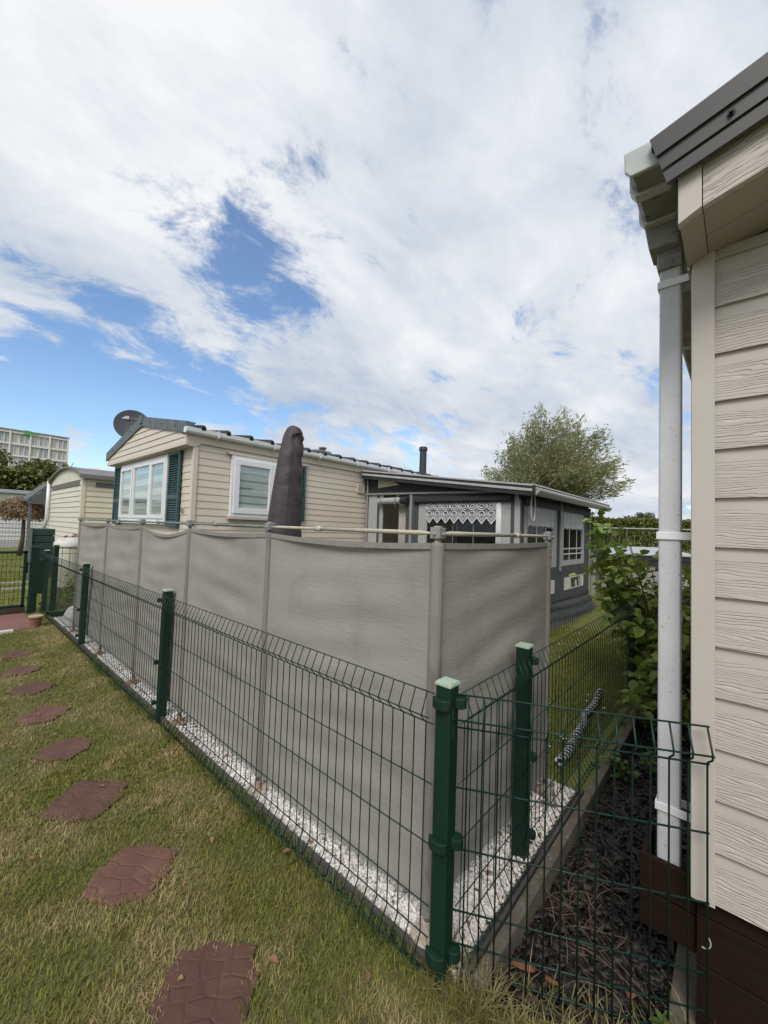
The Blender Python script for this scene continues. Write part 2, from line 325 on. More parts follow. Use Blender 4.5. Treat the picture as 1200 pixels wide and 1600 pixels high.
sheet('lawn', [(-8, -6), (1.6, -6), (1.58, 0.05), (1.21, 0.66), (1.21, 8.2), (-8, 8.2)], 0.0, GRASSBASE)
sheet('back_lawn', [(-12, 8.204), (16, 8.204), (16, 27), (-12, 27)], -0.004, FARGRASS)
sheet('side_lawn', [(1.62, 0.665), (20, 0.665), (20, 8.2), (1.62, 8.2)], -0.008, FARGRASS)
sheet('gravel_bed', [(1.214, 0.70), (2.55, 0.70), (2.55, 1.02), (1.66, 1.02), (1.66, 7.6), (1.214, 7.6)], 0.022, GRAVELBASE)
sheet('mulch_bed', [(1.2, 0.66), (1.60, 0.02), (1.66, -0.2), (7.5, -0.2), (7.5, 0.63), (1.24, 0.64)], -0.045, MULCHBASE)

# lawn blades (stuff)
TILES = [(0.655, 1.27, 50, 0.135), (0.635, 1.925, 38, 0.13), (0.615, 2.60, 42, 0.148), (0.635, 3.265, 40, 0.122), (0.62, 3.94, 44, 0.125),
         (0.635, 4.60, 40, 0.122), (0.63, 5.20, 47, 0.12), (0.66, 5.85, 43, 0.12)]
def grass_blades(name, P, ln, wd, m, lean=0.6):
    n = len(P); az = rng.uniform(0, 2*np.pi, n); d = np.stack([np.cos(az), np.sin(az), np.zeros(n)], 1); s = np.stack([-np.sin(az), np.cos(az), np.zeros(n)], 1)
    ln = np.broadcast_to(ln, n)*rng.uniform(0.55, 1.25, n); wd = np.broadcast_to(wd, n); le = rng.uniform(0.15, 1.0, n)*lean*1.6
    up = np.array([0, 0, 1.0]); L_ = ln[:, None]; W_ = wd[:, None]; le = le[:, None]
    a = P-s*W_*0.5; b = P+s*W_*0.5; md = P+up*L_*0.55/np.sqrt(1+le**2*0.4)+d*L_*0.42*le; tp = P+up*L_*0.85/np.sqrt(1+le**2)+d*L_*0.95*le/np.sqrt(1+0.2*le**2)
    V = np.stack([a, b, md+s*W_*0.42, md-s*W_*0.42, tp], 1).reshape(-1, 3); o = (np.arange(n)*5)[:, None]
    return npmesh(name, V, [o+np.array([[0, 1, 2, 3]]), o+np.array([[3, 2, 4]])], m, kind='stuff')
BLADE = pm('grass_blade', (0.19, 0.215, 0.045), (0.255, 0.25, 0.065), scale=3.0, rough=0.7, spec=0.25, island=0.42, transl=0.38, c3=(0.43, 0.35, 0.17), scale3=2.3, lo3=0.47, hi3=0.60)
BLADEF = pm('far_grass_blade', (0.22, 0.235, 0.05), (0.28, 0.275, 0.075), scale=2.0, rough=0.7, spec=0.25, island=0.30, transl=0.4)
def in_tiles(P, grow=0.0):
    k = np.zeros(len(P), bool)
    for x, y, a, h in TILES:
        c, s = math.cos(math.radians(a)), math.sin(math.radians(a)); u = (P[:, 0]-x)*c+(P[:, 1]-y)*s; v = -(P[:, 0]-x)*s+(P[:, 1]-y)*c
        k |= (np.abs(u) < h+grow) & (np.abs(v) < h+grow)
    return k
def scatter(x0, x1, y0, y1, n, z=0.0): return np.stack([rng.uniform(x0, x1, n), rng.uniform(y0, y1, n), np.full(n, z)], 1)
def lawn_pts():
    P = np.concatenate([scatter(-0.9, 1.2, 0.25, 3.0, 150000), scatter(-0.3, 1.2, 3.0, 8.2, 75000), scatter(1.15, 1.6, 0.0, 0.75, 5000)])
    P = P[~in_tiles(P, -0.022)]
    lim = np.where(P[:, 1] > 0.66, 1.20, 1.20+(0.66-P[:, 1])*0.61)        # the wire panel's line bounds the lawn in front
    P = P[P[:, 0] < lim+rng.normal(0, 0.012, len(P))]
    P = P[~((P[:, 0] > 0.35) & (P[:, 1] > 7.0) & (P[:, 0] < 1.03))]
    patch = np.sin(P[:, 0]*5.1+1.3)*np.sin(P[:, 1]*3.3+0.4)+0.6*np.sin(P[:, 0]*11+P[:, 1]*7.7)
    keep = rng.uniform(0, 1, len(P)) < 0.72+0.22*np.tanh(patch)
    return P[keep]
P = lawn_pts()
edge = np.exp(-((1.19-P[:, 0])/0.05)**2) * (P[:, 1] > 0.6)
ln = 0.030+0.035*edge*rng.uniform(0, 1.4, len(P))+0.02*np.exp(-((P[:, 1]-0.6)/0.16)**2)*(P[:, 0] > 0.9)
tag(grass_blades('grass', P, ln, 0.0030+0.0012*(P[:, 1] > 2.5), BLADE, 0.75), 'short mown grass with straw coloured patches left of the fence', 'grass')
P = np.concatenate([scatter(2.25, 7.0, 0.80, 2.6, 48000, -0.006), scatter(1.7, 4.5, 1.05, 5.4, 16000, -0.006), scatter(5, 12.5, 0.8, 4.5, 30000, -0.006)])
tag(grass_blades('grass', P, 0.045, 0.005, BLADEF, 0.7), 'fresh green grass with daisies behind the right hand fence', 'grass')
P = np.concatenate([scatter(-2.5, 4.5, 8.4, 15, 40000, -0.003), scatter(-1, 4, 15, 24, 20000, -0.003)])
P = P[~((P[:, 0] > -0.2) & (P[:, 0] < 0.75) & (P[:, 1] < 10.6))]
tag(grass_blades('grass', P, 0.06, 0.009, BLADEF, 0.7), 'green grass beyond the garden gate', 'grass')
TUFT = pm('tuft_blade', (0.085, 0.135, 0.03), (0.13, 0.17, 0.045), scale=6, rough=.6, island=.4, transl=.3)
q = np.concatenate([np.stack([rng.normal(1.165, .022, k), rng.normal(y, .045, k), np.zeros(k)], 1) for y, k in [(rng.uniform(.7, 5.5), int(rng.uniform(15, 60))) for _ in range(60)]]); q = q[q[:, 0] < 1.19]
tag(grass_blades('grass', q, rng.uniform(.06, .12, len(q)), .0035, TUFT, .7), 'longer uncut grass tufts under the foot of the left fence', 'grass')
def litter(P, sz):
    D = rand_dirs(len(P)); D[:, 2] *= .15; V, F = leaf_mesh(P, D, np.tile([0, 0, 1.0], (len(P), 1))+rng.normal(0, .25, (len(P), 3)), rng.uniform(.6, 1.3, len(P))*sz, rng.uniform(.35, .7, len(P))*sz, .3, .1); return V, F
V, F = litter(np.concatenate([scatter(.2, 1.15, .9, 6, 46, .028), scatter(1.22, 1.5, .75, 6, 60, .044), scatter(1.25, 2.4, .72, .95, 16, .044)]), .032)
tag(npmesh('leaf_litter', V, F, pm('dry_leaf', (0.13, 0.07, 0.035), (0.22, 0.13, 0.06), scale=7, rough=.8, island=.4), kind='stuff'), 'small dry brown leaves scattered on lawn and pebbles', 'leaf litter')
c0 = [(rng.uniform(.15, 1.05), rng.uniform(.9, 5.0)) for _ in range(12)]; q = np.concatenate([np.stack([rng.normal(x, .05, 45), rng.normal(y, .06, 45), rng.uniform(.012, .030, 45)], 1) for x, y in c0]); q = q[~in_tiles(q) & (q[:, 0] < 1.16)]
D = rand_dirs(len(q)); D[:, 2] *= .25; V, F = leaf_mesh(q, D, np.tile([0, 0, 1.0], (len(q), 1)), rng.uniform(.009, .016, len(q)), rng.uniform(.008, .014, len(q)), .1, .1)
tag(npmesh('clover', V, F, pm('clover_leaf', (0.11, 0.15, 0.03), (0.15, 0.18, 0.04), scale=9, rough=.6, island=.12, transl=.25), kind='stuff'), 'small clover patches low in the lawn', 'clover')
# daisies
P = scatter(2.5, 7.5, 0.85, 2.5, 130, 0.03); P = P[(np.sin(P[:, 0]*2.3)+np.sin(P[:, 1]*5+P[:, 0])) > -0.3]
n = len(P); az = np.linspace(0, 2*np.pi, 9)[:-1]; ring = np.stack([np.cos(az), np.sin(az), 0*az+0.15], 1)
V = (P[:, None, :]+np.concatenate([np.zeros((1, 3)), ring])[None]*rng.uniform(0.008, 0.013, n)[:, None, None]).reshape(-1, 3)
o_ = (np.arange(n)*9)[:, None]; F = np.concatenate([o_+np.array([[0, 1+i, 1+(i+1) % 8]]) for i in range(8)])
tag(npmesh('daisies', V, [F], pm('daisy_white', (0.75, 0.74, 0.70), rough=0.8), kind='stuff'), 'tiny white daisies dotted through the side lawn', 'flowers')

# stepping tiles
def tile_mat():
    m = pm('red_rubber_tile', (0.092, 0.042, 0.031), (0.120, 0.058, 0.043), scale=7, rough=0.85, c3=(0.15, 0.10, 0.078), scale3=9, lo3=.60, hi3=.80)
    N = m.node_tree.nodes; L = m.node_tree.links; b = N['Principled BSDF']; tc = N.new('ShaderNodeTexCoord')
    mp = N.new('ShaderNodeMapping'); mp.inputs['Scale'].default_value = (1.0, 0.72, 1); L.new(tc.outputs['Object'], mp.inputs[0])
    v = N.new('ShaderNodeTexVoronoi'); v.feature = 'DISTANCE_TO_EDGE'; v.inputs['Scale'].default_value = 16.5; v.inputs['Randomness'].default_value = 0.55; L.new(mp.outputs[0], v.inputs['Vector'])
    oi = N.new('ShaderNodeObjectInfo'); va = N.new('ShaderNodeVectorMath'); va.operation = 'MULTIPLY_ADD'; L.new(oi.outputs['Random'], va.inputs[0]); va.inputs[1].default_value = (7, 5, 3); L.new(mp.outputs[0], va.inputs[2]); L.new(va.outputs[0], v.inputs['Vector'])
    hs = N.new('ShaderNodeHueSaturation'); l0 = b.inputs['Base Color'].links[0].from_socket; L.new(l0, hs.inputs['Color']); mv = N.new('ShaderNodeMapRange'); L.new(oi.outputs['Random'], mv.inputs[0]); mv.inputs[3].default_value = .82; mv.inputs[4].default_value = 1.22; L.new(mv.outputs[0], hs.inputs['Value']); L.new(hs.outputs[0], b.inputs['Base Color'])
    mr = N.new('ShaderNodeMapRange'); L.new(v.outputs[0], mr.inputs[0]); mr.inputs[1].default_value = 0.0; mr.inputs[2].default_value = 0.09
    bp = N.new('ShaderNodeBump'); bp.inputs['Strength'].default_value = 0.5; bp.inputs['Distance'].default_value = 0.006; L.new(mr.outputs[0], bp.inputs['Height'])
    n2 = N.new('ShaderNodeTexNoise'); n2.inputs['Scale'].default_value = 150; L.new(tc.outputs['Object'], n2.inputs['Vector'])
    bp2 = N.new('ShaderNodeBump'); bp2.inputs['Strength'].default_value = 0.12; bp2.inputs['Distance'].default_value = 0.003; L.new(n2.outputs[0], bp2.inputs['Height']); L.new(bp.outputs[0], bp2.inputs['Normal'])
    L.new(bp2.outputs[0], b.inputs['Normal']); return m
TM = tile_mat()
tl = ['red brown stepping tile nearest the camera, cut by the photo edge', 'red brown stepping tile with cracked hexagon pattern, second along the lawn path',
      'smooth worn red stepping tile, third along the lawn path', 'stepping tile with clear hexagon pattern, fourth along the lawn path', 'red stepping tile, fifth along the lawn path from the camera',
      'red stepping tile, sixth along the lawn path from the camera', 'small looking red stepping tile, seventh along the lawn path', 'farthest red stepping tile before the paving at the gate']
for (x, y, a, h), lab in zip(TILES, tl):
    pts = []
    for i in range(4):          # wavy outline like broken hexagons
        c0 = [(-h, -h), (h, -h), (h, h), (-h, h)][i]; c1 = [(-h, -h), (h, -h), (h, h), (-h, h)][(i+1) % 4]
        for t in (0, .2, .4, .6, .8):
            k = (0.010 if int(t*5) % 2 else -0.006)+random.uniform(-.004, .004); k += 0.014 if t in (.4, .6) else -.004; nx, ny = (c1[1]-c0[1]), -(c1[0]-c0[0]); q = math.hypot(nx, ny)
            pts.append((c0[0]+(c1[0]-c0[0])*t+nx/q*k, c0[1]+(c1[1]-c0[1])*t+ny/q*k))
    mb = MB(); mb.prism([(px, py, -0.03) for px, py in pts], (0, 0, 0.045)); o = mb.build('stepping_tile', TM, bevel=0.004)
    o.location = (x, y, 0); o.rotation_euler = (math.radians(random.uniform(-1, 1)), math.radians(random.uniform(-1, 1)), math.radians(a)); tag(o, lab, 'stepping tile', 'stepping tiles across the lawn')

# white pebbles (stuff)
def ico(sub):
    import bmesh
    bm = bmesh.new(); bmesh.ops.create_icosphere(bm, subdivisions=sub, radius=1.0); V = np.array([v.co[:] for v in bm.verts]); F = np.array([[v.index for v in f.verts] for f in bm.faces]); bm.free(); return V, F
def blobs(name, P, size, sub, m, squash=(1, .8, .6), jit=0.15, kind='stuff'):
    V0, F0 = ico(sub); n = len(P); q = rng.normal(size=(n, 4)); q /= np.linalg.norm(q, axis=1, keepdims=True); w, x, y, z = q.T
    R = np.stack([1-2*(y*y+z*z), 2*(x*y-z*w), 2*(x*z+y*w), 2*(x*y+z*w), 1-2*(x*x+z*z), 2*(y*z-x*w), 2*(x*z-y*w), 2*(y*z+x*w), 1-2*(x*x+y*y)], 1).reshape(n, 3, 3)
    sc = np.array(squash)*rng.uniform(0.75, 1.25, (n, 3)); L_ = V0[None]*sc[:, None, :]*(1+rng.uniform(-jit, jit, (n, len(V0), 1)))
    V = np.einsum('nij,nkj->nki', R, L_)*np.broadcast_to(size, n)[:, None, None]+P[:, None, :]
    return npmesh(name, V.reshape(-1, 3), [(np.arange(n)[:, None, None]*len(V0)+F0[None]).reshape(-1, 3)], m, smooth=True, kind=kind)
PEB = pm('white_pebble', (0.60, 0.56, 0.52), (0.74, 0.71, 0.68), scale=40, rough=0.75, island=0.26, c3=(0.42, 0.36, 0.30), scale3=12, lo3=0.6, hi3=0.72)
near = np.concatenate([scatter(1.222, 1.60, 0.72, 2.3, 11500, 0.03), scatter(1.222, 2.52, 0.71, 1.0, 5000, 0.03)]); near[:, 2] += rng.uniform(-0.006, 0.009, len(near))
tag(blobs('gravel', near, rng.uniform(0.006, 0.0105, len(near)), 2, PEB), 'loose white pebbles in the strip under the windscreen', 'pebbles')
far = scatter(1.222, 1.60, 2.3, 7.5, 15000, 0.03); far[:, 2] += rng.uniform(-0.006, 0.009, len(far))
tag(blobs('gravel', far, rng.uniform(0.007, 0.011, len(far)), 1, PEB), 'white pebbles along the far part of the windscreen', 'pebbles')
stn = pm('pale_field_stone', (0.36, 0.33, 0.28), (0.24, 0.20, 0.16), scale=14, rough=0.9, bump=0.4, bscale=60)
for (x, y, s, lab) in ((2.34, 0.80, 0.050, 'upright pale stone between windscreen end and green post'), (2.44, 0.83, 0.042, 'round pale stone right of the upright stone'), (2.30, 0.76, 0.036, 'small brownish stone at the windscreen corner')):
    o = blobs('stone', np.array([[0, 0, 0.0]]), s, 3, stn, (0.8, .8, 1.2), 0.03, None); o.location = (x, y, 0.04+s*0.5); tag(o, lab, 'stone', 'stones at the windscreen end')

# edging, kerbs
mb = MB(); mb.box(1.192, 1.212, 0.80, 7.6, -0.06, 0.045); tag(mb.build('edging_board', EDGEM, bevel=0.003), 'dark weathered edging board under the left fence', 'edging board')
mb = MB(); mb.box(1.235, 2.55, 0.668, 0.698, -0.06, 0.05); tag(mb.build('edging_board', EDGEM, bevel=0.003), 'dark edging board under the right fence beside the kerb', 'edging board')
kr = thing('garden_kerb', 'mossy concrete kerb along the bark bed below the right fence', 'kerb', (1.24, 0.64, 0))
x = 1.24
for i, l in enumerate((0.86, 0.98, 0.98, 0.66)):
    mb = MB(); j = random.uniform(-0.006, 0.006); mb.box(x, x+l-0.006, 0.615+j, 0.657+j, -0.12, 0.066+random.uniform(-.006, .004)); mb.build('kerb_stone', CONC, kr, bevel=0.006); x += l
mb = MB(); mb.box(1.30, 1.98, 0.10, 0.176, -0.14, 0.004); tag(mb.build('kerb_stone', CONCF, bevel=0.008), 'old concrete kerb stone beside the brown chalet skirting', 'kerb')

# ------------------------------------------------------------------ bark mulch and dry twigs (stuff)
def chips(name, P, size, m, thick=0.18, tilt=0.5):
    n = len(P); V0 = np.array([(-1,-.45,-1),(0.1,-.6,-1),(1,-.3,-1),(.9,.4,-1),(-.1,.55,-1),(-.9,.4,-1)], float)
    V0 = np.concatenate([V0, V0*np.array([.92, .92, 0])+np.array([0, 0, 1])]); V0[:, 2] *= thick
    F4 = [[i, (i+1) % 6, (i+1) % 6+6, i+6] for i in range(6)]; 
    az = rng.uniform(0, 2*np.pi, n); tx = rng.normal(0, tilt, n); ca, sa = np.cos(az), np.sin(az); ct, s_ = np.cos(tx), np.sin(tx)
    L_ = V0[None]*(1+rng.uniform(-.3, .3, (n, 12, 1)))*np.stack([rng.uniform(.7, 1.9, n), rng.uniform(.5, 1.1, n), np.ones(n)], 1)[:, None, :]
    x = L_[..., 0]; y = L_[..., 1]*ct[:, None]-L_[..., 2]*s_[:, None]; z = L_[..., 1]*s_[:, None]+L_[..., 2]*ct[:, None]
    V = np.stack([x*ca[:, None]-y*sa[:, None], x*sa[:, None]+y*ca[:, None], z], 2)*np.broadcast_to(size, n)[:, None, None]+P[:, None, :]
    o = (np.arange(n)*12)[:, None]; Fa = np.concatenate([o+np.array([f]) for f in F4]); Fb = o+np.array([[6, 7, 8, 9, 10, 11]])
    return npmesh(name, V.reshape(-1, 3), [Fa, Fb], m, kind='stuff')
BARKCHIP = pm('dark_bark_chip', (0.008, 0.006, 0.0055), (0.020, 0.014, 0.012), scale=20, rough=0.5, island=0.75, c3=(0.038, 0.022, 0.017), scale3=8, lo3=0.62, hi3=0.72, bump=0.4, bscale=120)
P = scatter(1.22, 5.2, -0.15, 0.615, 22000, -0.03)
P = P[(P[:, 1] < 0.66) & ((P[:, 0]-1.2)*0.85+(P[:, 1]-0.66)*0.47 > 0.0)]; P[:, 2] += rng.uniform(-0.015, 0.022, len(P))
tag(chips('bark_mulch', P, 0.007+0.024*rng.uniform(0, 1, len(P))**2, BARKCHIP, 0.14, 0.7), 'dark damp bark mulch between the concrete kerb and the chalet', 'bark mulch')
bigchip = pm('orange_bark', (0.22, 0.085, 0.04), (0.13, 0.05, 0.028), scale=30, rough=0.8, bump=0.4, bscale=60)
for (x, y, s, a, c, lab) in ((1.46, 0.47, 0.028, 40, bigchip, 'large orange bark chip lying on dark mulch near the front panel'), (1.60, 0.27, 0.020, 100, bigchip, 'small orange bark chip near the brown board'), (1.44, 0.565, 0.022, 70, bigchip, 'reddish curl of bark beside the kerb')):
    P = np.array([[0, 0, 0.0]]); o = chips('bark_chip', P, s, c, 0.16, 0.1); o['kind'] = 'thing'; o.location = (x, y, 0.005); o.rotation_euler = (0.2, 0.1, math.radians(a)); tag(o, lab, 'bark chip', 'loose bark chips')
TWIG = pm('dry_stalk', (0.12, 0.078, 0.052), (0.19, 0.13, 0.085), scale=20, rough=0.9, island=0.35)
def stalks(name, centres, m, ln, r, arch=0.5, n3=7):
    mb = MB()
    for c in centres:
        az = random.uniform(0, 6.28); l = ln*random.uniform(.5, 1.3); up = random.uniform(0.1, 0.8); b = random.uniform(-1, 1); p = Vector(c); pts = []
        for i in range(n3):
            t = i/(n3-1); a = az+b*t; pts.append((p.x+l*t*math.cos(a), p.y+l*t*math.sin(a), p.z+l*(up*t-arch*1.6*t*t*up)+0.004*math.sin(9*t)))
        mb.tube(pts, r, 4, r1=r*0.4)
    return tag(mb.build(name, m), kind='stuff')
cs = [(random.gauss(1.78, .10), random.gauss(0.47, .045), -0.02) for _ in range(34)]+[(random.gauss(2.6, .3), random.gauss(0.42, .12), -0.02) for _ in range(40)]+[(random.uniform(1.3, 1.7), random.uniform(.05, .6), -0.025) for _ in range(12)]
tag(stalks('dry_stalks', cs, TWIG, 0.22, 0.0016), 'dry brown plant stalks lying on the bark bed', 'dry stalks')
STRAW = pm('pale_grass_blade', (0.11, 0.125, 0.03), (0.28, 0.23, 0.11), scale=9, rough=0.8, island=0.3, transl=0.2)
P = np.concatenate([scatter(1.20, 1.62, 0.02, 0.72, 900, -0.03), scatter(1.16, 1.30, 0.58, 0.76, 380, -0.01)])
d = np.abs((P[:, 0]-1.2)*0.85+(P[:, 1]-0.66)*0.47); P = P[d < 0.09]
tag(grass_blades('grass', P, 0.13, 0.0035, STRAW, 0.9), 'long pale grass growing up through the foot of the front wire panel', 'grass')
WEED = pm('weed_leaf', (0.075, 0.125, 0.025), (0.11, 0.16, 0.035), scale=9, rough=0.55, island=0.25, transl=0.25)
def weed(x, y, n, r, ln, lab, z=-0.03):
    t = thing('weed', lab, 'weed', (x, y, z), 'weeds in the bark bed')
    P = np.stack([rng.normal(x, r, n), rng.normal(y, r, n), z+rng.uniform(0.02, 0.11, n)], 1); D = rand_dirs(n); D[:, 2] = np.abs(D[:, 2])*0.5
    V, F = leaf_mesh(P, D, np.tile([0, 0, 1.0], (n, 1)), rng.uniform(.6, 1.2, n)*ln, rng.uniform(.45, .6, n)*ln); npmesh('leaves', V, F, WEED, t)
    mb = MB()
    for p in P[::2]: mb.tube([(x, y, z), ((x+p[0])/2, (y+p[1])/2, (z+p[2])/2+.01), tuple(p)], 0.0014, 4)
    mb.build('stem', WEED, t)
weed(1.50, 0.17, 40, 0.022, 0.03, 'small green weed at the foot of the front wire panel')
weed(2.95, 0.57, 26, 0.05, 0.075, 'round leaved weed hanging over the kerb in the bark bed')
weed(3.15, 0.44, 26, 0.06, 0.06, 'low leafy weed in the middle of the bark bed')
weed(3.9, 0.50, 40, 0.10, 0.07, 'leafy weed under the shrub beside the kerb end')

# ------------------------------------------------------------------ green mesh fences
FOLD = [(0.940, 0.0), (0.867, 0.030), (0.836, 0.0), (0.136, 0.0), (0.068, 0.042), (0.030, 0.0)]
RAILS = [(0.940, 0.0), (0.867, 0.030), (0.836, 0.0), (0.636, 0.0), (0.436, 0.0), (0.236, 0.0), (0.136, 0.0), (0.068, 0.042), (0.030, 0.0)]
def wire_panel(parent, p0, d, n_out, length, first=0.02, fold=FOLD, rails=RAILS, rw=0.0024, dz=0.0, sp=0.05):
    mb = MB(); p0 = Vector(p0); d = Vector(d).normalized(); o = Vector(n_out).normalized(); u = first
    while u < length-0.002:
        pts = []
        for i, (z, k) in enumerate(fold):
            q = p0+d*u+o*k; q.z = p0.z+z+dz; pts.append(q)
        mb.tube(pts, rw, 5); u += sp
    for z, k in rails:
        a = p0+o*(k-0.0045); a.z = p0.z+z+dz; b = a+d*length; mb.tube([a, b], rw*1.04, 5)
    return mb.build('wire_panel', WIRE, parent, smooth=True)
def fence_post(parent, x, y, h=0.972, w=0.030, clips=(), z0=-0.12):
    mb = MB(); s = w; g = 0.006
    mb.prism([(x-s,y-s+g,z0),(x-s+g,y-s,z0),(x+s-g,y-s,z0),(x+s,y-s+g,z0),(x+s,y+s-g,z0),(x+s-g,y+s,z0),(x-s+g,y+s,z0),(x-s,y+s-g,z0)], (0, 0, h-z0))
    post = mb.build('post', GREEN, parent)
    c = MB(); c.box(x-s-.002, x+s+.002, y-s-.002, y+s+.002, h, h+0.010); c.box(x-s+.001, x+s-.001, y-s+.001, y+s-.001, h+.010, h+.013); c.build('post_cap', CAPM, post, bevel=0.002)
    for (dx, dy, zc) in clips:      # half ring clamps that grip the wire panel
        k = MB(); n = 8; nx, ny = dx, dy; tx, ty = -dy, dx; outer, inner = [], []
        for i in range(n+1):
            a = math.pi*i/n; cx = math.cos(a)*0.036; sx = math.sin(a)*0.026
            outer.append((x+nx*(s+0.001+sx)+tx*cx, y+ny*(s+0.001+sx)+ty*cx, zc))
        k.prism(outer, (0, 0, 0.034)); k.build('clamp', GREEN, post, bevel=0.003)
    return post
t = thing('mesh_fence', 'green wire mesh fence with folded top running left past the windscreen', 'fence', (1.205, 4.5, 0))
for i, y in enumerate((0.754, 3.253, 5.73, 8.22)):
    fence_post(t, 1.205, y, clips=[(-1, 0, 0.90), (-1, 0, 0.44), (-1, 0, 0.08)] if i == 0 else [])
    if i:
        for zc in (0.885, 0.42, 0.12):
            k = MB(); k.box(1.150, 1.178, y+0.030, y+0.062, zc, zc+0.03); k.build('clamp', GREEN, t, bevel=0.004)
for y0 in (0.784, 3.225, 5.70): wire_panel(t, (1.168, y0, 0), (0, 1, 0), (-1, 0, 0), 2.46 if y0 > 1 else 2.44, first=0.03)
t = thing('mesh_fence', 'green wire mesh fence running right from the corner post past the shrub', 'fence', (2.8, 0.75, 0))
for i, x in enumerate((1.862, 4.36, 6.86)):
    fence_post(t, x, 0.752)
    for zc in (0.89, 0.45, 0.10):
        k = MB(); k.lathe((x+0.045, 0.722, zc), [(0.020, 0), (0.020, 0.03)], 10); k.build('clamp', GREEN, t, bevel=0.003)
for x0, l in ((1.236, 0.62), (1.862, 2.49), (4.36, 2.49)): wire_panel(t, (x0, 0.716, 0), (1, 0, 0), (0, -1, 0), l, first=0.025, rw=0.0021)
for zc in (0.90, 0.44, 0.08):
    k = MB(); k.lathe((1.225, 0.716, zc), [(0.024, 0), (0.024, 0.034)], 10); k.build('clamp', GREEN, t, bevel=0.003)
t = thing('mesh_fence', 'short green wire panel from the corner post to the chalet wall', 'fence', (1.38, 0.42, 0))
dv = Vector((0.362, -0.678, 0)).normalized(); wire_panel(t, (1.212, 0.742, 0), dv, (-0.882, -0.471, 0), 0.765, first=0.008, rw=0.0030, fold=[(0.940, 0.0), (0.870, 0.030), (0.858, 0.028), (0.838, 0.002), (0.825, 0.0), (0.030, -0.0)],
           rails=[(0.940, 0.0), (0.867, 0.030), (0.83, 0.0), (0.63, 0.0), (0.43, 0.0), (0.23, 0.0), (0.125, 0.0), (0.045, 0.0)])
mb = MB(); mb.tube([(1.574, 0.082+0.016*math.cos(a), 0.318+0.020*math.sin(a)) for a in np.linspace(2.0, 5.0, 12)], 0.0018, 5); tag(mb.build('wire_hook', pm('pale_wire', (0.40, 0.40, 0.37), rough=0.4)), 'pale wire loop tying the short panel to the chalet', 'wire hook')

# gate and small fence at the far left end
t = thing('garden_gate', 'green metal framed mesh gate across the lawn by the paved path', 'gate', (0.45, 8.3, 0))
mb = MB()
for a, b in (((-0.15, .10), (0.98, .14)), ((-0.15, .93), (0.98, .965)), ((-0.15, .10), (-0.11, .965)), ((0.94, .10), (0.98, .965))): mb.box(a[0], b[0], 8.285, 8.320, a[1], b[1])
mb.build('gate_frame', GREEN, t)
mb = MB()
for x in np.arange(-0.10, 0.94, 0.05): mb.tube([(x, 8.302, .14), (x, 8.302, .93)], 0.0028, 5)
for z in np.arange(0.24, 0.93, 0.10): mb.tube([(-0.11, 8.296, z), (0.94, 8.296, z)], 0.0028, 5)
mb.build('gate_mesh', WIRE, t)
mb = MB(); mb.box(0.955, 1.0, 8.325, 8.36, 0.62, 0.80); mb.build('lock_box', GREEN, t, bevel=0.004)
mb = MB(); mb.tube([(0.965, 8.29, .72), (0.965, 8.25, .72), (0.90, 8.24, .72)], 0.009, 8); mb.build('handle', GREEN, t)
t = thing('gate_post', 'thick dark green gate post with latch plates beside the garden gate', 'gate post', (1.06, 8.28, 0))
mb = MB(); mb.box(1.015, 1.115, 8.22, 8.32, -.1, 1.0); mb.build('post', GREEN, t, bevel=0.004)
mb = MB(); mb.box(1.005, 1.125, 8.21, 8.33, 1.0, 1.03); mb.box(1.02, 1.10, 8.225, 8.30, 1.03, 1.045); mb.build('post_cap', GREEN, t, bevel=0.004)
for z in (0.25, 0.78):
    mb = MB(); mb.tube([(0.985, 8.26, z), (1.015, 8.25, z)], 0.016, 8); mb.build('hinge', GREEN, t)
mb = MB(); mb.box(1.03, 1.19, 8.205, 8.216, 0.30, 0.82); mb.build('latch_plate', GREEN, t)
t = thing('mesh_fence', 'short green bar fence in front of the cream gas tank', 'fence', (1.9, 8.25, 0))
wire_panel(t, (1.24, 8.25, 0), (1, 0, 0), (0, -1, 0), 1.5, first=0.06, sp=0.10, rw=0.004, fold=[(1.02, 0), (0.12, 0)], rails=[(1.02, 0), (0.92, 0), (0.22, 0), (0.12, 0)])
fence_post(t, 1.79, 8.25, h=0.80, w=0.04); fence_post(t, 1.33, 8.32, h=1.05, w=0.035)

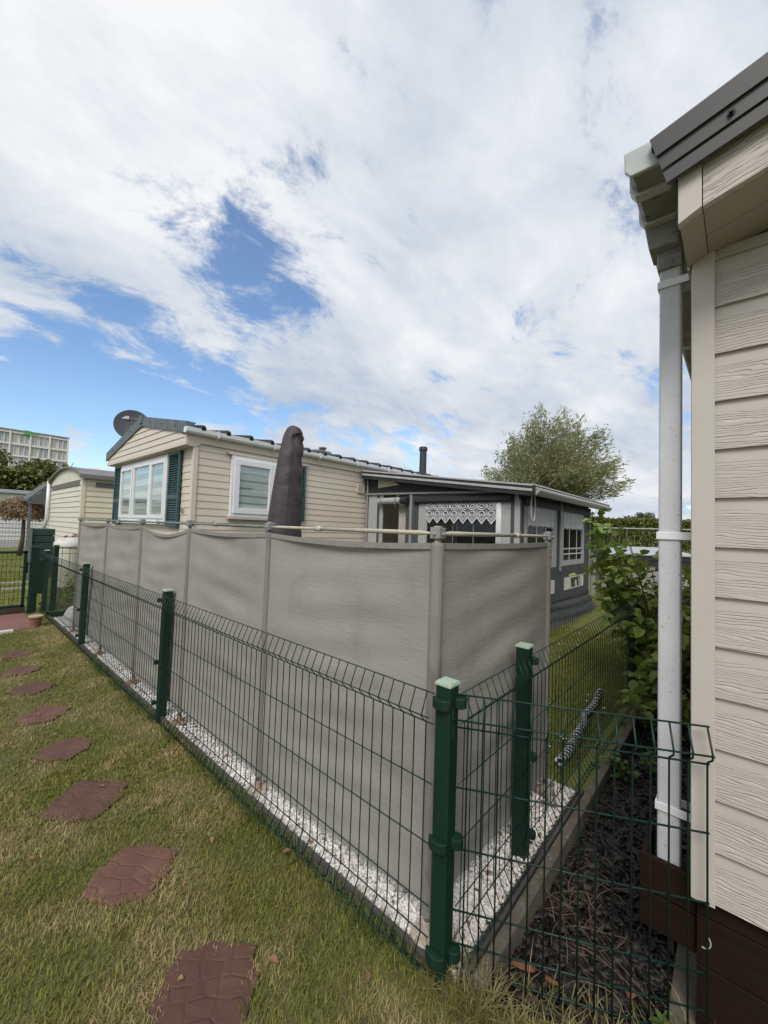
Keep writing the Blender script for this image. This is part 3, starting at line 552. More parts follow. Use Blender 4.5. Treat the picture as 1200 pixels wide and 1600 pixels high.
# ------------------------------------------------------------------ windscreen (wind break of cloth on poles)
WH = 1.455
ws = thing('windscreen', 'grey cloth windbreak on metal poles standing behind the green fence', 'windbreak', (1.26, 3, 0))
legA = [(1.262, y) for y in (0.85, 1.99, 3.06, 4.09, 5.20, 6.45)]
legB = [(1.262, 0.85), (2.385, 0.835)]
sag = [0.018, 0.016, 0.062, 0.028, 0.022]
def cloth(a, b, sg, topdrop0, topdrop1, seed):
    r = np.random.default_rng(seed); nu, nv = 44, 56; A = np.array(a); B = np.array(b); d = B-A; L_ = np.linalg.norm(d); d = d/L_; nrm = np.array([-d[1], d[0]])
    V = []; ph = r.uniform(0, 6, 8)
    for i in range(nu+1):
        u = i/nu; top = WH-sg*4*u*(1-u)-(topdrop0*(1-u)+topdrop1*u)
        for j in range(nv+1):
            v = j/nv; bot = 0.128+0.010*math.sin(3*u+ph[0]); z = bot+(top-bot)*v; ed = 4*u*(1-u)
            o = ed*(0.016*math.sin(2.2*v+ph[1])+0.0045*math.sin(16*v+4*u+ph[2]+1.5*math.sin(3*u+ph[3]))*(0.4+v)+0.003*math.sin(31*v-5*u+ph[4])*math.sin(5*u+ph[5])+0.003*math.sin(55*v+7*u*math.sin(2*v+ph[6])))
            p = A+d*L_*u+nrm*o; V.append((p[0], p[1], z))
    idx = np.array([[i*(nv+1)+j, (i+1)*(nv+1)+j, (i+1)*(nv+1)+j+1, i*(nv+1)+j+1] for i in range(nu) for j in range(nv)])
    npmesh('cloth_panel', np.array(V), [idx], SCREEN, ws, smooth=True)
    mb = MB(); hem = []
    for i in range(nu+1):
        u = i/nu; p = A+d*L_*u; top = WH-sg*4*u*(1-u)-(topdrop0*(1-u)+topdrop1*u); hem.append((p[0], p[1], top))
    for i in range(nu):
        (x0, y0, z0), (x1, y1, z1) = hem[i], hem[i+1]; q = nrm*0.004
        mb.hexa([(x0-q[0],y0-q[1],z0-.024),(x0+q[0],y0+q[1],z0-.024),(x1+q[0],y1+q[1],z1-.024),(x1-q[0],y1-q[1],z1-.024),(x0-q[0],y0-q[1],z0),(x0+q[0],y0+q[1],z0),(x1+q[0],y1+q[1],z1),(x1-q[0],y1-q[1],z1)])
    mb.build('hem', SEAM, ws)
for i in range(5): cloth(legA[i], legA[i+1], sag[i], 0, 0, 20+i)
cloth(legB[0], legB[1], 0.006, 0, 0, 41)
for i, (x, y) in enumerate(legA+legB[1:]):
    big = i in (0, 6)
    r = 0.0255 if i == 0 else 0.0175
    mb = MB(); mb.lathe((x, y, 0.120), [(r+.004, 0), (r, .02), (r, WH-0.120-.01), (r-.003, WH-0.120)], 14)
    mb.build('pole_sleeve', SLEEVE, ws, smooth=False)
    mb = MB(); mb.tube([(x, y, 0.02), (x, y, 1.50)], 0.0125, 12); mb.build('pole', ALU if i else CREAMPOLE, ws, smooth=True)
    mb = MB(); mb.lathe((x, y, 0.040), [(0.060, 0), (0.058, 0.005), (0.022, 0.012), (0.017, 0.03), (0.016, 0.05)], 18); mb.build('foot', FOOTM if i in (0, 1) else RUST, ws)
    mb = MB(); mb.box(x-.022, x+.022, y-.022, y+.022, 1.470, 1.512); mb.tube([(x-.03, y, 1.488), (x+.03, y, 1.488)], 0.007, 8); mb.tube([(x, y-.034, 1.488), (x, y+.034, 1.488)], 0.007, 8)
    mb.lathe((x, y, 1.512), [(0.018, 0), (0.016, 0.006)], 12); mb.build('bracket', ALU, ws, bevel=0.003)
BRONZE = pm('mossy_tube', (0.22, 0.24, 0.20), (0.14, 0.17, 0.15), scale=20, rough=0.5, c3=(0.08, 0.09, 0.06), scale3=40, lo3=.55, hi3=.7)
def rail(a, b, m, r=0.0095):
    A = Vector((a[0], a[1], 1.490)); B = Vector((b[0], b[1], 1.490)); d = (B-A).normalized(); mb = MB(); s = A+d*.03; e = B-d*.03; mid = A.lerp(B, 0.62)
    mb.tube([s, s+d*.035, s+d*.06, mid], [.004, r*.8, r, r], 10); mb.tube([mid-d*.03, mid+d*.01, e-d*.06, e-d*.035, e], [r*1.0, r*.82, r*.82, r*.7, .004], 10)
    mb.tube([mid-d*.02, mid+d*.025], r*1.35, 10)
    ring = [mid+Vector((0, 0, .016))+d*(0.010*math.cos(a)+.03)+Vector((0, 0, .009*math.sin(a))) for a in np.linspace(0, 6.28, 12)]; mb.tube(ring, 0.0018, 4); mb.build('top_rail', m, ws, smooth=True)
for i in range(5): rail(legA[i], legA[i+1], CREAMPOLE if i == 0 else BRONZE)
rail(legB[0], legB[1], CREAMPOLE)

# ------------------------------------------------------------------ chalet on the right
def wood_emboss(z0, ex):
    m = pm('embossed_cream_board', (0.455, 0.415, 0.375), (0.485, 0.445, 0.40), scale=4, rough=0.55); N = m.node_tree.nodes; L = m.node_tree.links; b = N['Principled BSDF']
    tc = N.new('ShaderNodeTexCoord'); geo = N.new('ShaderNodeNewGeometry'); sp = N.new('ShaderNodeSeparateXYZ'); L.new(geo.outputs['Position'], sp.inputs[0])
    def mt(op, a, c, d=None):
        q = N.new('ShaderNodeMath'); q.operation = op
        for i, v in enumerate((a, c, d)):
            if v is None: continue
            if isinstance(v, (int, float)): q.inputs[i].default_value = v
            else: L.new(v, q.inputs[i])
        return q.outputs[0]
    row = mt('DIVIDE', mt('SUBTRACT', sp.outputs[2], z0), ex); fr = mt('FRACT', row, 0); fl = mt('FLOOR', row, 0)
    cb = N.new('ShaderNodeCombineXYZ'); L.new(mt('MULTIPLY', sp.outputs[1], 1.5), cb.inputs[0]); L.new(mt('MULTIPLY', fr, 1.15), cb.inputs[1]); L.new(mt('MULTIPLY', fl, 3.17), cb.inputs[2])
    nz = N.new('ShaderNodeTexNoise'); nz.inputs['Scale'].default_value = 3.4; nz.inputs['Detail'].default_value = 3; nz.inputs['Roughness'].default_value = 0.45; L.new(cb.outputs[0], nz.inputs['Vector'])
    # contour lines of slow noise plus the board height = long cathedral grain
    h = mt('ADD', mt('MULTIPLY', nz.outputs[0], 4.6), mt('MULTIPLY', fr, 17.0)); ff = mt('FRACT', h, 0)
    tri = mt('ABSOLUTE', mt('SUBTRACT', ff, 0.5), 0)
    fine = N.new('ShaderNodeTexNoise'); fine.inputs['Scale'].default_value = 30; fine.inputs['Detail'].default_value = 2
    mpf = N.new('ShaderNodeMapping'); mpf.inputs['Scale'].default_value = (1, .5, 1.6); L.new(geo.outputs['Position'], mpf.inputs[0]); L.new(mpf.outputs[0], fine.inputs['Vector'])
    mrw = N.new('ShaderNodeMapRange'); L.new(fine.outputs[0], mrw.inputs[0]); mrw.inputs[1].default_value = .42; mrw.inputs[2].default_value = .6; mrw.inputs[3].default_value = 0.11; mrw.inputs[4].default_value = 0.24
    g = N.new('ShaderNodeMapRange'); g.interpolation_type = 'SMOOTHSTEP'; L.new(tri, g.inputs[0]); g.inputs[1].default_value = 0.02; L.new(mrw.outputs[0], g.inputs[2])
    msk = N.new('ShaderNodeMapRange'); msk.interpolation_type = 'SMOOTHSTEP'; L.new(fr, msk.inputs[0]); msk.inputs[1].default_value = 0.70; msk.inputs[2].default_value = 0.76; msk.inputs[3].default_value = 1; msk.inputs[4].default_value = 0
    hgt = mt('MULTIPLY', mt('SUBTRACT', g.outputs[0], 1.0), msk.outputs[0])
    bp = N.new('ShaderNodeBump'); bp.inputs['Strength'].default_value = 1.0; bp.inputs['Distance'].default_value = 0.0019; L.new(hgt, bp.inputs['Height']); L.new(bp.outputs[0], b.inputs['Normal']); return m
EX = 0.1525; CZ0 = 0.412; CX = 1.62; CY = 0.115
BOARD = wood_emboss(CZ0, EX)
RK = 0.28                                   # roof pitch
ch = thing('chalet', 'cream chalet with embossed board walls and dark metal roof edge', 'chalet', (1.62, 0.1, 0))
RIDGE_Y = -1.9
def roofz(y): return 2.436+RK*(0.075-y) if y > RIDGE_Y else 2.436+RK*(0.075-RIDGE_Y)-RK*(RIDGE_Y-y)
mb = MB(); z = CZ0
def ylim(z):                                # wall top follows the soffit
    return CY-0.058 if z < roofz(CY) else 0.075-(z-2.436)/RK
siding_x(mb, CX, lambda z: -3.9, lambda z: min(CY-0.058, ylim(z)), CZ0, 2.435, EX, lip=0.011)
siding_x(mb, CX, lambda z: -3.9+max(0, (z-2.43)/RK), lambda z: min(CY-0.058, ylim(z)), CZ0+EX*14, 2.95, EX, lip=0.011)
mb.box(CX+.02, CX+.04, -3.9, CY-.058, CZ0, 2.4); mb.build('wall', BOARD, ch)
mb = MB(); mb.box(CX+.01, 8.0, CY-.04, CY-.012, CZ0, 2.40); siding_y(mb, CY-.02, CX+.02, 8.0, CZ0, 2.40, EX, sgn=1); mb.build('side_wall', BOARD, ch)
mb = MB(); mb.box(CX-.018, CX+.01, CY-.058, CY, 0.404, 2.437); mb.box(CX+.010, CX+.075, CY-.010, CY+.003, 0.404, 2.40); mb.build('corner_trim', CREAM, ch, bevel=0.002)
# barge board with wood grain, plain end piece, soffit
def band_x(mb, X0, X1, y0, y1, lo, hi):     # slanted band following the roof pitch
    mb.hexa([(X0,y0,roofz(y0)+lo),(X1,y0,roofz(y0)+lo),(X1,y1,roofz(y1)+lo),(X0,y1,roofz(y1)+lo),(X0,y0,roofz(y0)+hi),(X1,y0,roofz(y0)+hi),(X1,y1,roofz(y1)+hi),(X0,y1,roofz(y1)+hi)])
def barge_mat():
    m = pm('embossed_barge_board', (0.475, 0.435, 0.39), (0.505, 0.465, 0.415), scale=4, rough=0.55); N = m.node_tree.nodes; L = m.node_tree.links; b = N['Principled BSDF']
    geo = N.new('ShaderNodeNewGeometry'); mp = N.new('ShaderNodeMapping'); mp.inputs['Rotation'].default_value = (math.atan(RK), 0, 0); L.new(geo.outputs['Position'], mp.inputs[0])
    mp2 = N.new('ShaderNodeMapping'); mp2.inputs['Scale'].default_value = (1, 2.2, 26); L.new(mp.outputs[0], mp2.inputs[0])
    nz = N.new('ShaderNodeTexNoise'); nz.inputs['Scale'].default_value = 1.6; nz.inputs['Detail'].default_value = 2; L.new(mp2.outputs[0], nz.inputs['Vector'])
    q = N.new('ShaderNodeMath'); q.operation = 'MULTIPLY'; q.inputs[1].default_value = 9; L.new(nz.outputs[0], q.inputs[0]); f = N.new('ShaderNodeMath'); f.operation = 'PINGPONG'; f.inputs[1].default_value = 0.5; L.new(q.outputs[0], f.inputs[0])
    mr = N.new('ShaderNodeMapRange'); L.new(f.outputs[0], mr.inputs[0]); mr.inputs[1].default_value = 0.0; mr.inputs[2].default_value = 0.16
    bp = N.new('ShaderNodeBump'); bp.inputs['Strength'].default_value = 1; bp.inputs['Distance'].default_value = 0.0022; L.new(mr.outputs[0], bp.inputs['Height']); L.new(bp.outputs[0], b.inputs['Normal']); return m
mb = MB(); band_x(mb, 1.362, 1.384, RIDGE_Y, 0.073, -0.015, 0.13); band_x(mb, 1.362, 1.384, -3.95, RIDGE_Y, -0.015, 0.13); mb.build('barge_board', barge_mat(), ch)
mb = MB(); mb.prism([(1.357, 0.1285, 2.393), (1.357, 0.0755, 2.420), (1.357, 0.0755, 2.57), (1.357, 0.1285, 2.55)], (0.03, 0, 0)); mb.build('barge_end', CREAM, ch, bevel=0.0015)
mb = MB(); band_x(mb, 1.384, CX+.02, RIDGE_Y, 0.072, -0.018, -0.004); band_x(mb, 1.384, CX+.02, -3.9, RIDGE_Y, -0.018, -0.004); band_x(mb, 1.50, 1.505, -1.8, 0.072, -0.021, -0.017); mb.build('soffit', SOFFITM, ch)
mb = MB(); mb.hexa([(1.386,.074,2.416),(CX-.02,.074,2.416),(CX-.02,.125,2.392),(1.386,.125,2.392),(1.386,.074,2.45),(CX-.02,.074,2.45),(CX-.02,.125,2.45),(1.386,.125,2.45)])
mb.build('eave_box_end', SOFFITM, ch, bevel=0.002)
mb = MB(); mb.box(CX-.02, 8.0, CY+.004, 0.126, 2.385, 2.50); mb.build('fascia', CREAM, ch)
# roof sheet with a folded anthracite edge
ang = math.atan(RK); ra = Vector((0, -math.cos(ang), math.sin(ang))); rp = Vector((0, -math.sin(ang), -math.cos(ang)))
def flash_strip(mb, X, e0, e1, q0, q1, t=0.004, start=Vector((0, 0.194, 2.665))):
    a = start+ra*q0+rp*e0; 
    p = [start+ra*q0+rp*e1, start+ra*q1+rp*e1, start+ra*q1+rp*e0, start+ra*q0+rp*e0]
    mb.hexa([(X,p[0].y,p[0].z),(X+t,p[0].y,p[0].z),(X+t,p[1].y,p[1].z),(X,p[1].y,p[1].z),(X,p[3].y,p[3].z),(X+t,p[3].y,p[3].z),(X+t,p[2].y,p[2].z),(X,p[2].y,p[2].z)])
QL = 2.17
mb = MB(); flash_strip(mb, 1.330, 0.000, 0.058, 0, QL); flash_strip(mb, 1.322, 0.058, 0.068, 0, QL, 0.012); flash_strip(mb, 1.330, 0.068, 0.112, 0, QL); flash_strip(mb, 1.338, 0.112, 0.120, 0, QL); flash_strip(mb, 1.334, 0.120, 0.156, 0, QL); flash_strip(mb, 1.330, 0.156, 0.159, 0, QL, 0.012)
fl = mb.build('roof_edge_flashing', SLATEMETAL, ch)
for q in (0.163, 0.62, 1.08):
    c = Vector((0, 0.194, 2.665))+ra*q+rp*0.090; mb = MB(); mb.tube([(1.332, c.y, c.z), (1.326, c.y, c.z)], 0.009, 10); mb.tube([(1.327, c.y, c.z), (1.318, c.y, c.z)], 0.0055, 6); mb.build('screw', pm('dark_screw', (0.03, 0.03, 0.032), rough=0.35, metal=0.6), fl)
mb = MB(); s0 = Vector((0, 0.19, 2.668))
for k in range(1):
    a, b = s0, s0+ra*QL; mb.hexa([(1.333,a.y,a.z-.03),(8.2,a.y,a.z-.03),(8.2,b.y,b.z-.03),(1.333,b.y,b.z-.03),(1.333,a.y,a.z),(8.2,a.y,a.z),(8.2,b.y,b.z),(1.333,b.y,b.z)])
    c = Vector((0, 2*b.y-a.y, a.z)); mb.hexa([(1.333,b.y,b.z-.03),(8.2,b.y,b.z-.03),(8.2,c.y,c.z-.03),(1.333,c.y,c.z-.03),(1.333,b.y,b.z),(8.2,b.y,b.z),(8.2,c.y,c.z),(1.333,c.y,c.z)])
mb.build('roof', SLATEMETAL, ch)
# gutter seen from its end, outlet, square downpipe
mb = MB(); GZ = 2.600
mb.prism([(1.352,.246,GZ),(1.352,.262,GZ+.022),(1.352,.264,GZ+.082),(1.352,.150,GZ+.082),(1.352,.146,GZ+.03),(1.352,.160,GZ)], (0.014, 0, 0))
ec = MB(); ec.v, ec.f = mb.v, mb.f; mb = MB()
mb.prism([(1.366,.240,GZ+.004),(1.366,.255,GZ+.024),(1.366,.257,GZ+.076),(1.366,.148,GZ+.076),(1.366,.148,GZ+.02),(1.366,.160,GZ+.004)], (6.5, 0, 0))
gut = mb.build('gutter', GUTTERM, ch, bevel=0.003); ec.build('end_cap', pm('greyish_end_cap', (0.42, 0.44, 0.43), (0.50, 0.52, 0.51), scale=12, rough=.4), gut, bevel=0.004)
for x0, x1 in ((1.440, 1.478), (1.600, 1.632), (2.8, 2.84), (4.2, 4.24)):
    mb = MB(); mb.prism([(x0,.248,GZ-.004),(x0,.264,GZ+.020),(x0,.266,GZ+.086),(x0,.150,GZ+.086),(x0,.142,GZ+.03),(x0,.158,GZ-.004)], (x1-x0, 0, 0)); mb.build('gutter_joint', DIRTYPVC, gut, bevel=0.003)
mb = MB()
mb.hexa([(1.632,.152,2.52),(1.742,.152,2.52),(1.742,.238,2.52),(1.632,.238,2.52),(1.626,.146,GZ),(1.75,.146,GZ),(1.75,.25,GZ),(1.626,.25,GZ)]); mb.box(1.668, 1.742, .146, .218, 2.455, 2.522); mb.build('outlet', GUTTERM, gut, bevel=0.004)
mb = MB(); mb.box(1.680, 1.738, 0.1495, 0.2125, 0.40, 2.49); dp = mb.build('downpipe', DIRTYPVC, ch, bevel=0.007)
mb = MB(); mb.tube([(1.681, .178, 2.478), (1.678, .178, 2.478)], 0.004, 8); mb.build('screw', RUST, dp)
for z in (2.39, 1.497, 0.585):
    mb = MB(); mb.box(1.674, 1.6795, 0.112, 0.2175, z, z+.026); mb.box(1.6796, 1.742, 0.2128, 0.2175, z, z+.026); mb.box(1.742, 1.747, 0.112, 0.2175, z, z+.026); mb.build('pipe_strap', WHITEPVC, dp, bevel=0.0015)
# brown skirting planks below the boards, and the return board round the drain
mb = MB(); z = -0.10
for i in range(4):
    h = 0.148; z1 = min(z+h, 0.408); mb.box(1.640, 1.668, -3.8, CY-.012, z, z1-0.004); z += h
mb.build('skirting', BROWN, ch, bevel=0.002)
mb = MB(); mb.box(1.668, 7.5, CY-.04, CY-.012, -0.1, 0.40); mb.build('side_skirting', BROWN, ch)
t = thing('drain_box', 'brown plank box round the foot of the white downpipe', 'drain box', (1.7, 0.18, 0))
mb = MB(); mb.box(1.655, 1.675, CY-.010, 0.257, 0.205, 0.315); mb.box(1.657, 1.677, CY-.010, 0.257, 0.32, 0.430); mb.build('front_board', BROWN, t, bevel=0.002)
mb = MB(); mb.box(1.676, 1.86, 0.240, 0.257, 0.205, 0.43); mb.build('side_board', BROWN, t, bevel=0.002)

# ------------------------------------------------------------------ beige mobile home
HX, HY, HX1, HY1, HZ0 = 2.33, 5.63, 13.2, 9.24, 0.62
RZ, EZ, RY = 3.10, 2.74, 7.40
hm = thing('mobile_home', 'beige clad mobile home with green shutters and dark tiled roof', 'mobile home', (HX, HY, 0))
mb = MB(); siding_y(mb, HY, HX+.05, HX1, 0.50, 2.60, 0.1005, lip=0.008); mb.box(HX+.05, HX1, HY, HY+.05, 0.5, 2.62); mb.build('side_wall', HOMESIDE, hm)
mb = MB(); siding_x(mb, HX, HY+.05, HY1, 0.50, 2.60, 0.1005, lip=0.008); mb.box(HX+.02, HX+.06, HY+.04, HY1, 0.5, 2.62); mb.build('front_wall', HOMEPINK, hm)
mb = MB(); mb.box(HX, HX1, HY1-.06, HY1, .5, 2.6); mb.box(HX1-.06, HX1, HY, HY1, .5, 2.6); mb.build('rear_wall', HOMESIDE, hm)
mb = MB(); mb.box(HX-.022, HX+.045, HY-.022, HY+.048, 0.5, 2.60); mb.build('corner_trim', HOMEPINK, hm, bevel=0.004); mb = MB(); mb.box(HX-.02, HX+.01, HY1-.04, HY1+.02, .5, 2.6); mb.build('corner_trim', HOMEPINK, hm, bevel=0.004)
# projecting gable
GX = 2.20
def gz(y): return RZ-0.02-abs(y-RY)*((RZ-EZ)/(RY-5.6)) if y <= RY else RZ-0.02-(y-RY)*((RZ-2.70)/(9.30-RY))
mb = MB()
def gl(z): return max(5.60, RY-(RZ-.02-z)/((RZ-EZ)/(RY-5.6)))
def gh(z): return min(9.30, RY+(RZ-.02-z)/((RZ-2.70)/(9.30-RY)))
siding_x(mb, GX, gl, gh, 2.565, RZ-0.03, 0.1, lip=0.012); gb = mb.build('gable', HOMEPINK, hm)
mb = MB(); mb.box(GX-.006, HX+.02, 5.60, 9.30, 2.548, 2.568); mb.box(GX-.016, GX+.02, 5.59, 9.31, 2.552, 2.60); mb.build('soffit', HOMEPINK, hm)
mb = MB(); mb.prism([(GX, 5.598, 2.57), (HX+.06, 5.598, 2.57), (HX+.06, 5.598, 2.76), (GX, 5.598, 2.76)], (0, 0.03, 0)); mb.box(HX+.061, HX1, 5.598, 5.625, 2.60, 2.74); mb.build('fascia', HOMESIDE, hm)
mb = MB(); mb.box(GX-.012, GX+.02, 5.588, 5.63, 2.57, 2.77); mb.build('gable_end_trim', HOMEPINK, hm)
# flashing along the gable
fh = MB()
for (ya, yb, za, zb) in ((5.56, RY, EZ+.02, RZ+.02), (RY, 9.36, RZ+.02, 2.705)):
    w0, w1 = -0.055, 0.105
    fh.hexa([(GX-.03,ya,za+w0),(GX-.01,ya,za+w0),(GX-.01,yb,zb+w0),(GX-.03,yb,zb+w0),(GX-.03,ya,za+w1),(GX+.10,ya,za+w1),(GX+.10,yb,zb+w1),(GX-.03,yb,zb+w1)])
flh = fh.build('roof_flashing', ROOFEDGE, hm)
for y in (5.95, 6.45, 6.95, 7.9, 8.4, 8.95):
    z = gz(y)+0.07; mb = MB(); mb.tube([(GX-.028, y, z), (GX-.036, y, z)], 0.012, 8); mb.build('bolt', ROOFTILE, flh)
mb = MB(); mb.box(GX-.045, GX+.0, RY-.07, RY+.07, RZ+.0, RZ+.14); mb.box(GX-.04, GX+.0, RY-.02, RY+.02, RZ-.06, RZ+.0); mb.build('ridge_cap', ROOFEDGE, flh, bevel=0.006)
# roof of wavy tile sheet
nx, ny = 440, 14; V = []
for side in (0, 1):
    for i in range(nx+1):
        x = GX+(HX1-GX+.1)*i/nx; wv = 0.022*abs(math.sin(math.pi*x/0.36))**0.8
        for j in range(ny+1):
            t_ = j/ny
            if side == 0: y = 5.52+(RY-5.52)*t_; z = EZ+.025+(RZ-EZ+.005)*t_
            else: y = 9.38-(9.38-RY)*t_; z = 2.72+(RZ-2.72+.03)*t_
            V.append((x, y, z+wv*(1-0.15*t_)+0.012*((t_*5) % 1 < 0.2)))
idx = np.array([[s*(nx+1)*(ny+1)+i*(ny+1)+j, s*(nx+1)*(ny+1)+(i+1)*(ny+1)+j, s*(nx+1)*(ny+1)+(i+1)*(ny+1)+j+1, s*(nx+1)*(ny+1)+i*(ny+1)+j+1] for s in (0, 1) for i in range(nx) for j in range(ny)])
rf = npmesh('roof', np.array(V), [idx], ROOFTILE, hm, smooth=True)
mb = MB()
for k in range(31):
    x = 2.40+k*0.36-0.02; mb.tube([(x+.0, 5.49, EZ+.050), (x+.0, 5.52, EZ+.062), (x, 6.2, EZ+.055+.126)], [.034, .044, .026], 8)
mb.build('tile_roll', ROOFTILE, rf)
# gutter with brackets
g = MB(); g.prism([(2.155, 5.60, 2.705), (2.155, 5.525, 2.705), (2.155, 5.505, 2.73), (2.155, 5.498, 2.785), (2.155, 5.60, 2.785)], (HX1-2.155, 0, 0)); gu = g.build('gutter', WHITEPVC, hm, bevel=0.004)
for x in np.arange(2.6, 9.5, 0.92):
    b = MB(); b.box(x-.012, x+.012, 5.490, 5.60, 2.775, 2.795); b.box(x-.012, x+.012, 5.490, 5.497, 2.71, 2.78); b.tube([(x, 5.505, 2.71), (x, 5.60, 2.655)], 0.008, 6); b.build('gutter_bracket', WHITEPVC, gu)
g = MB(); g.box(2.18, 2.30, 9.31, 9.40, 2.66, 2.74); g.build('gutter_end', WHITEPVC, hm, bevel=0.01)
# windows
def frame_rect(mb, ax, c, a0, a1, b0, b1, w, d0, d1):
    """rectangular frame; ax 'x' lies on X=c (a along Y), ax 'y' lies on Y=c (a along X); d0..d1 depth towards viewer"""
    for (p0, p1, q0, q1) in ((a0, a1, b0, b0+w), (a0, a1, b1-w, b1), (a0, a0+w, b0+w, b1-w), (a1-w, a1, b0+w, b1-w)):
        if ax == 'x': mb.box(c-d1, c-d0, p0, p1, q0, q1)
        else: mb.box(p0, p1, c-d1, c-d0, q0, q1)
def shutter(ax, c, a0, a1, b0, b1):
    mb = MB(); frame_rect(mb, ax, c, a0, a1, b0, b1, 0.045, 0.012, 0.045); bm_ = b0+(b1-b0)*0.40
    if ax == 'x': mb.box(c-.043, c-.012, a0+.04, a1-.04, bm_-.035, bm_+.035)
    else: mb.box(a0+.04, a1-.04, c-.043, c-.012, bm_-.035, bm_+.035)
    s = mb.build('shutter', SHUT, hm, bevel=0.004); sl = MB(); z = b0+.05
    while z < b1-.06:
        if not (bm_-.05 < z < bm_+.03):
            if ax == 'x': sl.hexa([(c-.040,a0+.045,z),(c-.034,a0+.045,z),(c-.034,a1-.045,z),(c-.040,a1-.045,z),(c-.020,a0+.045,z+.028),(c-.014,a0+.045,z+.028),(c-.014,a1-.045,z+.028),(c-.020,a1-.045,z+.028)])
            else: sl.hexa([(a0+.045,c-.040,z),(a1-.045,c-.040,z),(a1-.045,c-.034,z),(a0+.045,c-.034,z),(a0+.045,c-.020,z+.028),(a1-.045,c-.020,z+.028),(a1-.045,c-.014,z+.028),(a0+.045,c-.014,z+.028)])
        z += 0.034
    if ax == 'x': sl.box(c-.013, c-.011, a0+.02, a1-.02, b0+.02, b1-.02)
    else: sl.box(a0+.02, a1-.02, c-.013, c-.011, b0+.02, b1-.02)
    sl.build('louvre', SHUT, s)
def blinds(parent, ax, c, a0, a1, b0, b1, p=0.165, ph=0.0, ratio=0.62):
    w, d = MB(), MB(); z = b0; k = 0; z = b0-ph
    while z < b1:
        for (u0, u1, mm) in ((z, z+p*ratio, w), (z+p*ratio, z+p, d)):
            q0, q1 = max(u0, b0), min(u1, b1)
            if q1-q0 > .002:
                if ax == 'x': mm.box(c-.004, c, a0, a1, q0, q1)
                else: mm.box(a0, a1, c-.004, c, q0, q1)
        z += p
    b = w.build('blind', BLINDW, parent); d.build('sheer_stripe', BLINDG, parent)
def window(ax, c, a0, a1, b0, b1, lights, sill=True, p=0.165, ratio=0.62, dp=0.02):
    mb = MB(); frame_rect(mb, ax, c, a0, a1, b0, b1, 0.055, 0.0, 0.055)
    for (l0, l1, w) in lights:
        frame_rect(mb, ax, c, l0, l1, b0+.05, b1-.05, w, 0.008, 0.070)
    wn = mb.build('window', WHITEPVC, hm, bevel=0.005)
    for (l0, l1, w) in lights:
        g0, g1, h0, h1 = l0+w-.004, l1-w+.004, b0+.05+w-.004, b1-.05-w+.004
        p_ = MB()
        if ax == 'x': p_.box(c-.050, c-.046, g0, g1, h0, h1)
        else: p_.box(g0, g1, c-.050, c-.046, h0, h1)
        p_.build('pane', CLEAR, wn); blinds(wn, ax, c-dp, g0, g1, h0, h1, p, random.uniform(0, p), ratio)
    s, s2 = MB(), MB()
    if ax == 'x': s.box(c-.075, c, a0-.02, a1+.02, b0-.035, b0-.002); s2.box(c-.05, c, a0-.03, a1+.03, b1+.002, b1+.02)
    else: s.box(a0-.02, a1+.02, c-.07, c, b0-.035, b0-.002); s2.box(a0-.05, a1+.05, c-.06, c, b1+.002, b1+.02)
    s.build('sill', WHITEPVC if ax == 'x' else CREAM, wn); s2.build('head_strip', CREAM, wn)
window('x', HX-.014, 6.42, 8.67, 1.49, 2.50, [(6.46, 7.09, .055), (7.09, 7.92, .045), (7.97, 8.63, .06)], p=0.20, ratio=0.5)
window('y', HY-.014, 2.85, 4.06, 1.605, 2.515, [(2.89, 3.56, .085), (3.56, 4.03, .07)], p=0.113, ratio=0.76)
shutter('x', HX-.014, 5.98, 6.40, 1.42, 2.53); shutter('x', HX-.014, 8.70, 9.12, 1.42, 2.53); shutter('y', HY-.014, 3.86+.22, 4.20, 1.58, 2.52)
mb = MB(); mb.box(HX-.06, HX-.012, 5.93, 9.16, 2.532, 2.548); mb.box(2.78, 4.26, HY-.06, HY-.012, 2.538, 2.552); mb.build('drip_strip', HOMEPINK, hm)
v = MB(); frame_rect(v, 'y', HY-.012, 5.475, 5.655, 2.20, 2.37, .014, 0, .02)
for z in np.arange(2.22, 2.355, 0.034): v.box(5.485, 5.645, HY-.028, HY-.014, z, z+.02)
v.build('vent', pm('cream_vent', (0.66, 0.60, 0.48), rough=.6), hm)
Mx = Matrix(((0, 0, -1, HX-.0265), (-1, 0, 0, 5.915), (0, 1, 0, 1.628), (0, 0, 0, 1)))
text('house_number', '87', 0.085, Mx, pm('dark_numeral', (0.06, 0.05, 0.05), rough=0.5), hm, 0.002)
mb = MB(); mb.lathe((8.82, 6.5, 2.9), [(0.20, 0), (0.17, 0.14), (0.10, 0.16), (0.095, 0.78), (0.118, 0.79), (0.118, 0.87), (0.10, 0.89)], 16); mb.build('flue', pm('black_flue', (0.035, 0.037, 0.04), rough=0.5), hm)
for x, y, w, h in ((5.2, 6.45, .28, .10), (7.5, 6.55, .24, .08)):
    mb = MB(); mb.hexa([(x-w,y-.2,2.88),(x+w,y-.2,2.88),(x+w,y+.2,2.96),(x-w,y+.2,2.96),(x-w*.6,y-.12,3.06),(x+w*.6,y-.12,3.06),(x+w*.6,y+.14,3.08),(x-w*.6,y+.14,3.08)])
    if x < 6: mb.lathe((x+.05, y, 3.05), [(0.05, 0), (0.05, .05), (.08, .06), (.08, .09), (.05, .10)], 10)
    mb.build('roof_vent', pm('grey_roof_vent', (0.13, 0.14, 0.15), rough=0.6), hm, bevel=0.01)

